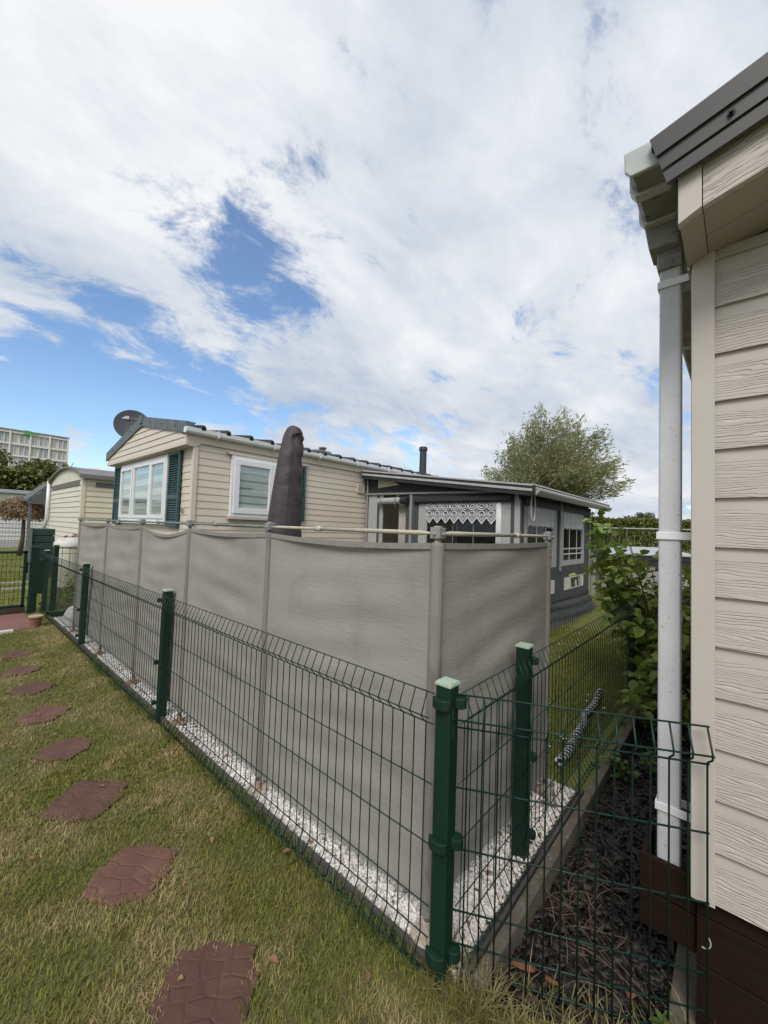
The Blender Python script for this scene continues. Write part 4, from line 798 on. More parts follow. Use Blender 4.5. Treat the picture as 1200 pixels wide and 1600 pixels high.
# satellite dish
dc = Vector((2.50, 9.02, 3.36)); nrm = Vector((-0.30, -0.90, 0.32)).normalized()
sdsh = thing('satellite_dish', 'dark grey satellite dish behind the gable of the mobile home', 'satellite dish', (2.6, 9.3, 2.72))
ux = Vector((0, 0, 1)).cross(nrm).normalized(); uy = nrm.cross(ux); mb = MB(); R_ = 0.315; o = 0; V = []; K = 36
for i in range(7):
    r = R_*i/6
    for j in range(K):
        a = 2*math.pi*j/K; V.append(dc+ux*r*math.cos(a)+uy*r*1.06*math.sin(a)+nrm*(0.08*(r/R_)**2))
for i in range(7):
    r = R_*i/6
    for j in range(K):
        a = 2*math.pi*j/K; V.append(dc+ux*r*math.cos(a)+uy*r*1.06*math.sin(a)+nrm*(0.08*(r/R_)**2-.012))
F = [(i*K+j, i*K+(j+1) % K, (i+1)*K+(j+1) % K, (i+1)*K+j) for i in range(6) for j in range(K)]; q = 7*K
F += [tuple(q+k_ for k_ in f)[::-1] for f in F[:6*K]]+[(6*K+j, 6*K+(j+1) % K, q+6*K+(j+1) % K, q+6*K+j) for j in range(K)]
mb.add(V, F); DISH = pm('dish_grey', (0.050, 0.052, 0.058), (0.06, 0.062, 0.068), scale=4, rough=0.55); mb.build('dish', DISH, sdsh, smooth=False)
mb = MB(); mb.tube([dc-nrm*.01, dc-nrm*.12, dc-nrm*.12+Vector((0, .05, -.25)), (2.55, 9.15, 2.70)], 0.02, 8); mb.build('mast', ALU, sdsh)
mb = MB(); mb.tube([dc-uy*R_*1.0+nrm*.07, dc-uy*.22+nrm*.36], 0.012, 6); mb.build('feed_arm', DISH, sdsh)
mb = MB(); c = dc-uy*.22+nrm*.36; mb.tube([c, c-nrm*.10+uy*.05], 0.025, 10); mb.build('receiver', pm('lnb_grey', (0.25, 0.25, 0.26), rough=0.5), sdsh)
RM = Matrix((ux, uy, nrm)).transposed().to_4x4()
def onplate(x, y, h): M = RM.copy(); M.translation = dc+ux*x+uy*y+nrm*h; return M
pc = MB(); a = dc-ux*.185+uy*.135+nrm*.038; b = a+ux*.115; pc.prism([a, b, b+uy*.068, a+uy*.068], nrm*.004); pl = pc.build('logo_plate', pm('pale_logo', (0.50, 0.50, 0.52), rough=0.6), sdsh)
text('lettering', 'TV', 0.075, onplate(-.180, .142, .043), pm('logo_dark', (0.04, 0.04, 0.045), rough=.6), sdsh)
text('lettering', 'VLAANDEREN', 0.034, onplate(-.060, .148, .040), pm('logo_olive', (0.24, 0.25, 0.19), rough=.6), sdsh)

# ------------------------------------------------------------------ covered parasol
pr = thing('parasol', 'closed parasol in a dark brown cover behind the windscreen', 'parasol', (2.52, 3.7, 0))
V = []; K = 40; prof = [(0.0, 1.02, .200, .0), (0.1, 1.15, .198, .0), (0.22, 1.34, .192, 0), (0.35, 1.55, .182, .0), (0.5, 1.78, .168, .01), (0.65, 2.02, .150, .02), (0.78, 2.22, .132, .035), (0.88, 2.38, .115, .05), (0.94, 2.49, .098, .06), (0.98, 2.56, .072, .065), (1.0, 2.60, .035, .06), (1.0, 2.605, .003, .055)]
NP = 64
def pv(t):
    zs = [p[1] for p in prof]; s = 1.02+(2.605-1.02)*t
    for a, b in zip(prof[:-1], prof[1:]):
        if s <= b[1]+1e-6: u = (s-a[1])/(b[1]-a[1]); return s, a[2]+(b[2]-a[2])*u, a[3]+(b[3]-a[3])*u
    return s, prof[-1][2], prof[-1][3]
for i in range(NP+1):
    z, r, off = pv((i/NP)**0.85)
    for j in range(K):
        a = 2*math.pi*j/K; wr = 0.006*math.sin(3*a+z*2)+0.004*math.sin(7*a+5*z)+0.005*math.sin(26*z+3*a+2*math.sin(4*a))*(1 if z > 1.9 else .3)*math.exp(-((a-5.3)/1.2)**2)*2.2
        r_ = (r+wr*min(1, r/.1))*(1.0 if z > 2.3 else 1+0.06*math.sin(2*a+.6)); V.append((2.52+off*0.70+r_*math.cos(a), 3.70-off*0.60+r_*math.sin(a), z))
idx = np.array([[i*K+j, i*K+(j+1) % K, (i+1)*K+(j+1) % K, (i+1)*K+j] for i in range(NP) for j in range(K)])
cvr = npmesh('cover', np.array(V), [idx], UMB, pr, smooth=True)
for j0 in (27, 34, 3):
    mb = MB(); mb.tube([(V[i*K+j0][0]+(V[i*K+j0][0]-2.52)*.012, V[i*K+j0][1]+(V[i*K+j0][1]-3.70)*.012, V[i*K+j0][2]) for i in range(0, NP-2, 2)], .0035, 5); mb.build('seam', UMB, cvr, smooth=True)
mb = MB(); cx, cy = 2.52+.045, 3.70-.042; mb.tube([(cx-.075, cy-.075, 2.47), (cx-.03, cy-.115, 2.50), (cx+.03, cy-.10, 2.515), (cx+.085, cy-.045, 2.50)], [.006, .014, .012, .005], 6)
mb.tube([(cx+.02, cy-.108, 2.50), (cx+.035, cy-.125, 2.45), (cx+.03, cy-.12, 2.41)], [.011, .014, .006], 6); mb.build('cover_strap', pm('strap_brown', (0.035, 0.027, 0.03), rough=.8), pr, smooth=True)
mb = MB(); mb.tube([(2.52, 3.7, 0.05), (2.52, 3.7, 1.1)], 0.024, 12); mb.build('pole', ALU, pr)
mb = MB(); mb.lathe((2.52, 3.7, 0), [(0.26, 0), (0.26, .04), (.10, .07), (.04, .09), (.035, .35)], 24); mb.build('base', CONC, pr)

# ------------------------------------------------------------------ caravan awning
AX, AY, AX1, AYH = 5.70, 2.40, 9.25, 5.61
aw = thing('awning', 'anthracite and grey awning with lace curtains joined to the mobile home', 'awning', (AX, AY, 0))
def arz(y): return 2.17+(y-2.2)*(2.61-2.17)/(5.55-2.2)
T_ = 0.03
def fpan(m, y0, y1, z0, z1, name, t=T_, dx=0.0):
    mb = MB(); mb.box(AX+dx, AX+dx+t, y0, y1, z0, z1); return mb.build(name, m, aw)
# front wall (faces the camera's left): gable triangle, rail, door, lace window
mb = MB(); mb.prism([(AX, AY, 2.10), (AX, AYH, 2.18), (AX, AYH, arz(AYH)-.03), (AX, AY, arz(AY)-.03)], (T_, 0, 0)); mb.build('gable_cloth', BLACKCLOTH, aw)
mb = MB(); mb.prism([(AX-.004, 5.26, 2.29), (AX-.004, 4.72, 2.33), (AX-.004, 5.26, 2.58)], (.004, 0, 0)); mb.build('gable_patch', CREAMCLOTH, aw)
mb = MB(); mb.tube([(AX-.02, AYH-.02, 2.175), (AX-.02, AY-.02, 2.125)], 0.022, 10); mb.build('cross_rail', ALU, aw)
mb = MB(); mb.tube([(AX-.015, 5.53, 0), (AX-.015, 5.53, arz(5.53)-.05)], 0.02, 10); mb.build('pole', ALU, aw)
mb = MB(); mb.tube([(AX-.015, 4.425, 0), (AX-.015, 4.425, 2.13)], 0.03, 10); mb.build('pole', ALU, aw)
fpan(LGREY, 5.27, 5.50, 0.02, 2.15, 'front_panel'); fpan(DGREY, 5.20, 5.27, .02, 2.15, 'front_panel', dx=.003)
fpan(LGREY, 5.12, 5.20, .02, 2.15, 'front_panel', dx=-.004)
fpan(DGREY, 4.45, 4.55, .02, 2.15, 'front_panel', dx=-.003); fpan(DGREY, 4.33, 4.40, .02, 2.15, 'front_panel', dx=-.003)
fpan(DGREY, 4.55, 5.12, .02, 0.9, 'front_panel')
mb = MB(); mb.box(AX+.012, AX+.015, 4.55, 5.12, .9, 2.1); mb.build('door_window', PVC, aw)
mb = MB()
for k in range(10):
    y = 4.56+k*.022; mb.tube([(AX+.07+.012*(k % 2), y, .5), (AX+.07+.012*((k+1) % 2), y+.004, 2.1)], .014, 6)
mb.build('curtain', CREAMCLOTH, aw, smooth=True)
mb = MB(); mb.tube([(AX-.055, 5.17, 2.025), (AX-.055, 4.60, 2.03)], 0.062, 14); rb = mb.build('rolled_blind', LGREY, aw, smooth=False)
mb = MB(); mb.tube([(AX-.055, 4.62, 2.03), (AX-.055, 4.47, 2.03)], 0.068, 14); mb.build('blind_end', BLACKCLOTH, rb)
mb = MB()
for y in (5.08, 4.72): mb.tube([(AX-.03, y, 2.13), (AX-.125, y, 2.06), (AX-.12, y+.01, 1.97), (AX-.08, y+.02, 1.90)], 0.008, 6)
mb.build('tie', ALU, rb)
# lace window: grey side strips, dark lower panel, clear film, valance
fpan(LGREY, 4.08, 4.26, .02, 2.05, 'front_panel'); fpan(LGREY, 2.55, 2.71, .02, 2.05, 'front_panel'); fpan(DGREY, 2.495, 2.55, .02, 2.09, 'front_panel', dx=-.003); fpan(DGREY, 4.25, 4.33, .02, 2.05, 'front_panel', dx=.004)
fpan(LGREY, 2.41, 2.495, .02, 2.09, 'front_panel', dx=.003); fpan(DGREY, 2.71, 4.08, .02, 1.05, 'front_panel')
mb = MB(); mb.box(AX+.012, AX+.015, 2.71, 4.08, 1.05, 2.05); mb.build('window', PVC, aw)
mb = MB(); mb.prism([(AX-.030, 4.34, 1.96), (AX-.07, 4.34, 2.0), (AX-.065, 4.34, 2.06), (AX-.01, 4.34, 2.12)], (0, -1.82, 0)); mb.build('rolled_flap', BLACKCLOTH, aw, bevel=.012)
def lace_mat():
    m = pm('white_lace', (0.72, 0.72, 0.74), (0.78, 0.78, 0.80), scale=9, rough=.9, transl=.25); return m
LACE = lace_mat(); LACEG = pm('lace_net', (0.24, 0.24, 0.25), (0.31, 0.31, 0.32), scale=60, rough=.9, transl=.2)
def valance(ax, c, a0, a1, ztop, zlow, n, zig=0.10, par=aw):
    """lace: thin net sheet with zigzag hem, raised motifs in rows"""
    net, mot = MB(), MB(); w = (a1-a0)/n
    def P(u, z, d=0): return (c-d, u, z) if ax == 'x' else (u, c-d, z)
    V = []; M_ = n*8
    for i in range(M_+1):
        u = a0+(a1-a0)*i/M_; ph = (i/8) % 1; zz = zlow-zig*(1-abs(2*ph-1)) ; fo = 0.010*math.sin(2*math.pi*i/8*0.5+1)
        V += [P(u, ztop, fo), P(u, zz, fo)]
    net.add(V, [(2*i, 2*i+1, 2*i+3, 2*i+2) for i in range(M_)])
    ns = net.build('lace_valance', LACEG, par)
    for k in range(n):
        u0, u1, um = a0+k*w, a0+(k+1)*w, a0+(k+.5)*w
        for dz, th in ((0.0, .030), (0.055, .014), (.085, .010)):       # chevron borders
            for (p, q, zp, zq) in ((u0, um, zlow+dz, zlow-zig+dz), (um, u1, zlow-zig+dz, zlow+dz)):
                mot.hexa([P(p,zp,.014),P(p,zp,.010),P(q,zq,.010),P(q,zq,.014),P(p,zp+th,.014),P(p,zp+th,.010),P(q,zq+th,.010),P(q,zq+th,.014)])
        for zc, r in ((zlow+.075, .030), (zlow+.19, .052), (zlow+.19, .026)):
            ring = [P(um+w*r/.10*math.cos(a)*.9, zc+r*1.15*math.sin(a), .012) for a in np.linspace(0, 6.283, 14)]
            mot.tube(ring, .008, 5, cap=False)
        mot.hexa([P(um-.02,zlow+.26,.013),P(um-.02,zlow+.26,.010),P(um+.02,zlow+.26,.010),P(um+.02,zlow+.26,.013),P(um-.05,ztop,.013),P(um-.05,ztop,.010),P(um+.05,ztop,.010),P(um+.05,ztop,.013)])
    mot.build('lace_motif', LACE, ns)
valance('x', AX-.004, 2.77, 4.10, 1.985, 1.72, 8, .095)
mb = MB()
for k in range(5): mb.tube([(AX-.01, 2.70+k*.018, 1.05), (AX-.01, 2.71+k*.014, 1.98)], .012, 6)
mb.build('curtain', LACE, aw, smooth=True)
mb = MB()
for y in (3.18, 3.56): mb.tube([(AX+.02, y, 1.05), (AX+.02, y, 1.75)], .006, 5)
mb.build('window_seam', LGREY, aw)
# side wall facing the lawn
def spanel(m, x0, x1, z0, z1, name='side_panel', dy=0.0):
    mb = MB(); mb.box(x0, x1, AY+dy, AY+dy+T_, z0, z1); return mb.build(name, m, aw)
spanel(BLACKCLOTH, AX, AX1, 2.0, 2.14, 'valance_band'); spanel(BLACKCLOTH, AX+.1, AX1-.05, 1.93, 2.03, 'rolled_flap', dy=-.035)
spanel(DGREY, AX+.02, 5.83, 0.3, 2.0, dy=-.003); spanel(LGREY, 5.83, 5.97, .94, 2.0); spanel(LGREY, 7.09, 7.27, .94, 2.0); spanel(LGREY, 5.97, 7.09, .94, 1.03)
spanel(DGREY, 7.27, 7.52, .5, 2.0, dy=-.003); spanel(LGREY, 7.52, 7.64, .94, 2.0); spanel(LGREY, 8.80, 8.93, .94, 2.0); spanel(LGREY, 7.64, 8.80, .94, 1.03); spanel(DGREY, 8.93, 9.23, .3, 2.0, dy=-.003)
spanel(DGREY, 5.83, 8.93, .30, .94, dy=.0)
for x in (7.40, 9.24):
    mb = MB(); mb.tube([(x, AY-.02, .86 if x < 8 else .05), (x, AY-.02, 2.08)], .024, 10); mb.build('pole', ALU, aw)
for x0, x1 in ((5.97, 7.09), (7.64, 8.80)):
    mb = MB(); mb.box(x0, x1, AY+.022, AY+.025, 1.03, 2.0); mb.build('side_window', PVC, aw)
def pleats(x0, x1, z0, z1, m, name, n):
    V = []; K_ = n*6
    for i in range(K_+1):
        x = x0+(x1-x0)*i/K_; d = .02*math.sin(2*math.pi*i/6)+.006*math.sin(i*1.7); V += [(x, AY-.004+d*.5, z1), (x, AY-.004+d*.6, z0+(.03 if (i//3) % 2 else 0))]
    mb = MB(); mb.add(V, [(2*i, 2*i+1, 2*i+3, 2*i+2) for i in range(K_)]); mb.build(name, m, aw, smooth=False)
pleats(5.97, 7.09, 1.60, 2.0, LACE, 'lace_valance', 14); pleats(7.64, 8.80, 1.60, 2.0, LACE, 'lace_valance', 12)
mb = MB()
for x in (6.35, 6.75, 8.0, 8.45): mb.tube([(x, AY+.010, 1.03), (x, AY+.010, 1.65)], .007, 5)
for x0, x1 in ((6.6, 7.09), (7.64, 8.80)):
    for z in (1.14, 1.24): mb.box(x0, x1, AY+.006, AY+.012, z, z+.02)
mb.build('window_seam', LACE, aw)
for x0, x1, deco in ((6.60, 7.18, 0), (7.69, 8.89, 1)):
    mb = MB(); mb.box(x0, x1, AY-.006, AY-.002, .49, .72); pn = mb.build('light_patch', CREAMCLOTH, aw)
    if deco:
        mb = MB()
        for u, w in ((8.05, .24), (8.40, .13), (8.60, .035)): mb.prism([(u+.05, AY-.010, .515), (u+.05+w, AY-.010, .515), (u+w, AY-.010, .695), (u, AY-.010, .695)], (0, .004, 0))
        mb.build('patch_motif', DGREY, pn)
# crumpled mud skirt along the foot
V = []; nx, nz = 90, 14
for i in range(nx+1):
    x = AX+(AX1-AX)*i/nx
    for j in range(nz+1):
        v = j/nz; bulge = 0.04*math.sin(math.pi*v)*(.5+.5*math.sin(2.5*x))+.040*abs(math.sin(8*v+0.7*math.sin(.9*x)+.25*x))**.7+.003*math.sin(14*x+8*v); V.append((x, AY-.01-bulge*(1-v*.4)-0.16*(1-v)**2, -.01+.36*v))
idx = np.array([[i*(nz+1)+j, (i+1)*(nz+1)+j, (i+1)*(nz+1)+j+1, i*(nz+1)+j+1] for i in range(nx) for j in range(nz)])
npmesh('mud_skirt', np.array(V), [idx], SKIRTM, aw, smooth=True)
mb = MB(); mb.box(AX+.04, AX1, AY+.1, AYH, -.02, .02); mb.build('groundsheet', DARKIN, aw)
mb = MB(); mb.box(AX1-.03, AX1, AY+.04, AYH, 0, 2.1); mb.build('end_wall', LGREY, aw)
# roof sheet with pale edge profile
mb = MB(); y0, y1 = 2.17, 5.56
mb.hexa([(5.55,y0,arz(y0)),(9.95,y0,arz(y0)),(9.95,y1,arz(y1)),(5.55,y1,arz(y1)),(5.55,y0,arz(y0)+.035),(9.95,y0,arz(y0)+.035),(9.95,y1,arz(y1)+.035),(5.55,y1,arz(y1)+.035)]); mb.build('roof', pm('grey_awning_roof', (0.10, 0.105, 0.11), (0.13, 0.135, 0.14), scale=4, rough=.6), aw)
def rake(mb, x, lo, hi, t):
    mb.hexa([(x,y0,arz(y0)+lo),(x+t,y0,arz(y0)+lo),(x+t,y1,arz(y1)+lo),(x,y1,arz(y1)+lo),(x,y0,arz(y0)+hi),(x+t,y0,arz(y0)+hi),(x+t,y1,arz(y1)+hi),(x,y1,arz(y1)+hi)])
PALE = pm('pale_grey_profile', (0.36, 0.36, 0.355), (0.43, 0.43, 0.42), scale=6, rough=.45)
mb = MB(); rake(mb, 5.535, .008, .034, .05); rake(mb, 5.53, -.068, -.030, .05); mb.build('roof_edge', PALE, aw, bevel=.004)
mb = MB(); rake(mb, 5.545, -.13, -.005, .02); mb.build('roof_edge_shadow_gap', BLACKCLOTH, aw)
mb = MB(); mb.box(5.53, 9.95, 2.150, 2.17, 2.185, 2.207); mb.box(5.62, 9.90, 2.135, 2.20, 2.135, 2.165); mb.prism([(5.62, 2.10, 2.10), (5.62, 2.09, 2.125), (5.62, 2.20, 2.125), (5.62, 2.20, 2.055), (5.62, 2.14, 2.055)], (4.28, 0, 0)); mb.build('awning_gutter', PALE, aw, bevel=.003)
mb = MB(); mb.box(5.54, 9.94, 2.155, 2.20, 2.06, 2.20); mb.build('gutter_board', BLACKCLOTH, aw)
mb = MB(); pts = [(5.84+.10*math.sin(a)*.8, 2.30-.03, 1.90+.20*math.cos(a)*(1 if math.cos(a) > 0 else 1.05)) for a in np.linspace(0.1, 6.18, 26)]
mb.tube(pts, .011, 6); tag(mb.build('rope', pm('pale_rope', (0.55, 0.53, 0.48), rough=.8), smooth=True), 'loop of pale rope hanging from the awning roof corner', 'rope')
# thin wire border in front of the awning
t = thing('border_fence', 'low thin wire border fence on the grass below the awning', 'border fence', (7.5, 2.0, 0))
mb = MB()
for x in np.arange(5.2, 9.4, .13):
    y = 2.02+(x-5.9)*.05; mb.tube([(x, y, -.02), (x, y, .36)], .0035, 4)
for z in (.30, .35): mb.tube([(5.2, 1.985, z), (9.4, 2.195, z)], .003, 4)
mb.build('wire_mesh', pm('dark_wire', (0.03, 0.035, 0.03), rough=.5), t)

# striped rope lying on the lawn
V = []; mbw, mbk = MB(), MB(); path = [(2.75, .88), (2.95, .87), (3.15, .90), (3.42, .91), (3.6, .95), (3.9, .945), (4.30, 1.0)]
def pathp(t):
    k = min(int(t*(len(path)-1)), len(path)-2); u = t*(len(path)-1)-k; a, b = path[k], path[k+1]; return Vector((a[0]+(b[0]-a[0])*u, a[1]+(b[1]-a[1])*u, 0.045))
rp_ = thing('striped_rope', 'black and white twisted rope lying on the grass behind the right fence', 'rope', (3.5, .93, .03))
for s in range(4):
    pts = []
    for i in range(241):
        t_ = i/240; p = pathp(t_); a = 2*math.pi*(t_*15+s/4); pts.append((p.x+.004*math.sin(a), p.y+.016*math.cos(a), p.z-.012+.016*math.sin(a)))
    mb = MB(); mb.tube(pts, .0125, 6); mb.build('strand', pm('white_strand', (0.50, 0.49, 0.47), rough=.9) if s % 2 == 0 else pm('black_strand', (.02, .02, .022), rough=.9), rp_, smooth=True)

# ------------------------------------------------------------------ shrub beside the chalet
SHLEAF = pm('shrub_leaf', (0.22, 0.30, 0.05), (0.30, 0.36, 0.075), scale=5, rough=.5, island=.32, transl=.35, c3=(0.10, 0.17, 0.035), scale3=2.2, lo3=.5, hi3=.62)
SHTWIG = pm('shrub_twig', (0.075, 0.055, 0.038), (0.12, 0.09, 0.065), scale=20, rough=.9)
def shrub(name, label, cat, base, tips, leaf, wd, per, seed, mat=SHLEAF, group=None, r0=.014):
    random.seed(seed); t = thing(name, label, cat, base, group); mb = MB(); LP, LD = [], []
    for tip in tips:
        b = Vector(base)+Vector((random.gauss(0, .05), random.gauss(0, .04), 0)); e = Vector(tip); mid = b.lerp(e, .5)+Vector((random.gauss(0, .06), random.gauss(0, .06), .10)); L_ = (e-b).length
        pts = [b*(1-s)**2+mid*2*s*(1-s)+e*s*s for s in np.linspace(0, 1, 9)]; mb.tube(pts, r0*L_/1.5, 5, r1=.003)
        ns = int(6*L_)+3
        for k in range(ns):
            s = random.uniform(.25, 1.0); p = pts[min(int(s*8), 7)].lerp(pts[min(int(s*8)+1, 8)], (s*8) % 1); q = p+Vector((random.gauss(0, .13), random.gauss(0, .13), random.gauss(.04, .08)))
            mb.tube([p, p.lerp(q, .5)+Vector((0, 0, .01)), q], .0035, 4, r1=.0015)
            for m_ in range(per):
                f = random.uniform(.3, 1.05); pp = p.lerp(q, f); d = Vector((random.gauss(0, 1), random.gauss(0, 1), random.gauss(-.05, .45))); LP.append(pp+d.normalized()*.015); LD.append(d)
    mb.build('branches', SHTWIG, t, smooth=True)
    P = np.array([p[:] for p in LP]); D = np.array([d[:] for d in LD]); n = len(P); k = rng.uniform(.6, 1.25, n)
    up = np.tile([0, 0, 1.0], (n, 1))+rng.normal(0, .45, (n, 3)); V, F = leaf_mesh(P, D, up, k*leaf, k*wd, .16, .25); npmesh('leaves', V, F, mat, t, smooth=False); return t
tips = []
random.seed(5)
for _ in range(7): tips.append((random.uniform(4.1, 5.0), random.uniform(.50, 1.0), random.uniform(.9, 1.45)))
for _ in range(10): tips.append((random.uniform(4.2, 4.9), random.uniform(.86, 1.14), random.uniform(1.15, 1.80)))
for _ in range(11): tips.append((random.uniform(3.5, 4.8), random.uniform(.22, .68), random.uniform(.20, .95)))
for _ in range(5): tips.append((random.uniform(4.0, 5.2), random.uniform(.12, .5), random.uniform(.8, 1.5)))
shrub('shrub', 'leafy green shrub growing between the mesh fence and the white downpipe', 'shrub', (4.45, .50, -.04), tips, .100, .072, 5, 11)
tips = [(random.uniform(5.2, 6.6), random.uniform(.05, .5), random.uniform(.4, 1.3)) for _ in range(16)]
shrub('shrub', 'darker shrub behind the downpipe further along the chalet side', 'shrub', (5.9, .25, -.04), tips, .075, .05, 6, 12)
t = thing('dead_branch', 'bare grey branch leaning across the shrub', 'branch', (4.5, .45, 0)); mb = MB(); mb.tube([(4.6, .32, .0), (4.62, .48, .45), (4.63, .72, .85), (4.6, .86, 1.15)], .014, 6, r1=.006); mb.tube([(4.0, .42, 0), (4.05, .36, .35), (4.2, .28, .75)], .010, 6, r1=.004); mb.build('stem', SHTWIG, t, smooth=True)

# ------------------------------------------------------------------ trees, hedge
def cloud_tree(name, label, cat, base, clumps, trunk_top, leaf, mat, n_per, group=None, tr=.2, seed=1, wd=.6):
    r = np.random.default_rng(seed); t = thing(name, label, cat, base, group); mb = MB(); b = Vector(base); top = Vector(trunk_top); mb.tube([b, b.lerp(top, .5)+Vector((.03, .02, 0)), top], [tr, tr*.8, tr*.6], 8)
    for c, rad in clumps[::2]: e = Vector(c); mb.tube([top, top.lerp(e, .5)+Vector((0, 0, rad*.25)), e], [tr*.45, tr*.25, tr*.06], 6)
    mb.build('trunk', BARK, t, smooth=True); Ps = []
    for c, rad in clumps:
        n = int(n_per*rad*rad); d = r.normal(size=(n, 3)); d /= np.linalg.norm(d, axis=1, keepdims=True); rr = rad*r.uniform(.25, 1.08, n)**.6; Ps.append(np.array(c)+d*rr[:, None]*np.array([1, 1, .82]))
    P = np.concatenate(Ps); n = len(P); D = r.normal(size=(n, 3)); D[:, 2] -= .2; up = r.normal(size=(n, 3))*.6+np.array([0, 0, 1.0]); k = r.uniform(.6, 1.3, n)*leaf
    V, F = leaf_mesh(P, D, up, k, k*wd, .15, .2); npmesh('crown', V, F, mat, t); return t
WILLOW = pm('willow_leaf', (0.25, 0.265, 0.12), (0.32, 0.33, 0.17), scale=.6, rough=.5, island=.35, transl=.35, c3=(0.17, 0.17, 0.07), scale3=.5, lo3=.5, hi3=.62)
def willow(base, R, H, label):
    r = np.random.default_rng(3); random.seed(9); t = thing('willow_tree', label, 'tree', base); mb = MB(); b = Vector(base); hd = b+Vector((0, 0, 2.3)); mb.tube([b, b+Vector((.05, 0, 1.2)), hd], [.34, .30, .36], 10); mb.build('trunk', BARK, t, smooth=True)
    br = MB(); P, D = [], []
    for i in range(190):
        az = random.uniform(0, 6.283); sp = math.sqrt(random.uniform(0.0, 1)); h = H*(1.02-.52*sp**1.6)*random.uniform(.82, 1.06); e = b+Vector((math.cos(az)*R*sp*1.05, math.sin(az)*R*sp*1.05, 2.2+(h-2.2))); mid = hd.lerp(e, .5)+Vector((-math.cos(az)*.0, 0, .35*sp)); s0 = hd+Vector((random.gauss(0, .2), random.gauss(0, .2), -.1)); e += Vector((.35, -.45, .0))*random.uniform(.3, 1.0)
        pts = [s0*(1-u)**2+mid*2*u*(1-u)+e*u*u for u in np.linspace(0, 1, 9)]; br.tube(pts, .030, 4, r1=.005); L_ = (e-s0).length
        for k in range(int(82*L_/5)):
            u = random.uniform(.22, 1.03)**.8; j = min(int(u*8), 7); p = pts[j].lerp(pts[j+1], u*8-j); dr = (pts[j+1]-pts[j]).normalized(); off = Vector((random.gauss(0, .15), random.gauss(0, .15), random.gauss(0, .13)))
            q = p+off
            for _ in range(3):
                dd = dr*.9+Vector((random.gauss(.25, .45), random.gauss(-.3, .45), random.gauss(-.1, .4))); P.append((q+Vector((random.gauss(0, .05), random.gauss(0, .05), random.gauss(0, .05))))[:]); D.append(dd[:])
    br.build('branches', BARK, t, smooth=True); P = np.array(P); D = np.array(D); n = len(P); k = r.uniform(.6, 1.3, n)
    V, F = leaf_mesh(P, D, r.normal(size=(n, 3)), .175*k, .042*k, .1, .1); npmesh('crown', V, F, WILLOW, t)
willow((22.4, 8.1, 0), 3.7, 8.6, 'large willow with upswept windblown branches behind the awning')
DARKLEAF = pm('dark_tree_leaf', (0.11, 0.13, 0.03), (0.155, 0.17, 0.042), scale=.5, rough=.6, island=.35, transl=.15)
r_ = np.random.default_rng(4)
def clump_list(c, R, H, n, rad, seed):
    r = np.random.default_rng(seed); o = []
    for _ in range(n):
        a = r.uniform(0, 6.28); s = math.sqrt(r.uniform(0, 1)); o.append(((c[0]+R*s*math.cos(a), c[1]+R*s*math.sin(a), c[2]+H*r.uniform(0, 1)*(1-.45*s)), rad*r.uniform(.7, 1.2)))
    return o
cloud_tree('broadleaf_tree', 'dark green tree in front of the apartment block', 'tree', (5.2, 60.5, 0), clump_list((5.2, 60.5, 4.0), 4.2, 5.0, 34, 1.2, 4), (5.2, 60.5, 4.2), .42, DARKLEAF, 190, tr=.28)
cloud_tree('broadleaf_tree', 'olive green tree beside the dark one below the apartment block', 'tree', (8.3, 57, 0), clump_list((8.3, 57, 3.5), 2.3, 4.6, 24, .98, 5), (8.3, 57, 3.8), .40, DARKLEAF, 190, tr=.24)
cloud_tree('broadleaf_tree', 'dark tree low over the pale trailer roof at the photo edge', 'tree', (1.5, 58, 0), clump_list((1.5, 58, 3.0), 3.2, 5.0, 24, 1.1, 6), (1.5, 58, 3.5), .40, DARKLEAF, 190, tr=.24)
FARLEAF = pm('far_tree_leaf', (0.085, 0.095, 0.060), (0.11, 0.12, 0.08), scale=.5, rough=.7, island=.3)
cloud_tree('broadleaf_tree', 'small round far tree showing above the clipped hedge', 'tree', (70.3, 11.1, 0), clump_list((70.3, 11.1, 3.6), 2.0, 1.6, 18, .75, 7), (70.3, 11.1, 3.4), .30, FARLEAF, 300, tr=.2)
TOPI = pm('pink_willow_leaf', (0.38, 0.27, 0.18), (0.48, 0.36, 0.25), scale=2.5, rough=.6, island=.35, transl=.2, c3=(0.26, 0.19, 0.10), scale3=1.6, lo3=.5, hi3=.6)
cl = [((2.28+.62*math.cos(a)*s, 20.6+.62*math.sin(a)*s, 1.62+.36*math.sqrt(max(0, 1-s*s))*h), .36) for a, s, h in [(r_.uniform(0, 6.28), math.sqrt(r_.uniform(0, 1)), r_.uniform(-.2, 1.4)) for _ in range(34)]]
cloud_tree('topiary_tree', 'pinkish round headed standard tree beyond the garden gate', 'tree', (2.2, 20.6, 0), cl, (2.25, 20.6, 1.4), .085, TOPI, 1700, tr=.085, seed=8, wd=.45)
HEDGE = pm('hedge_leaf', (0.12, 0.15, 0.026), (0.165, 0.185, 0.035), scale=1.2, rough=.6, island=.38, transl=.15)
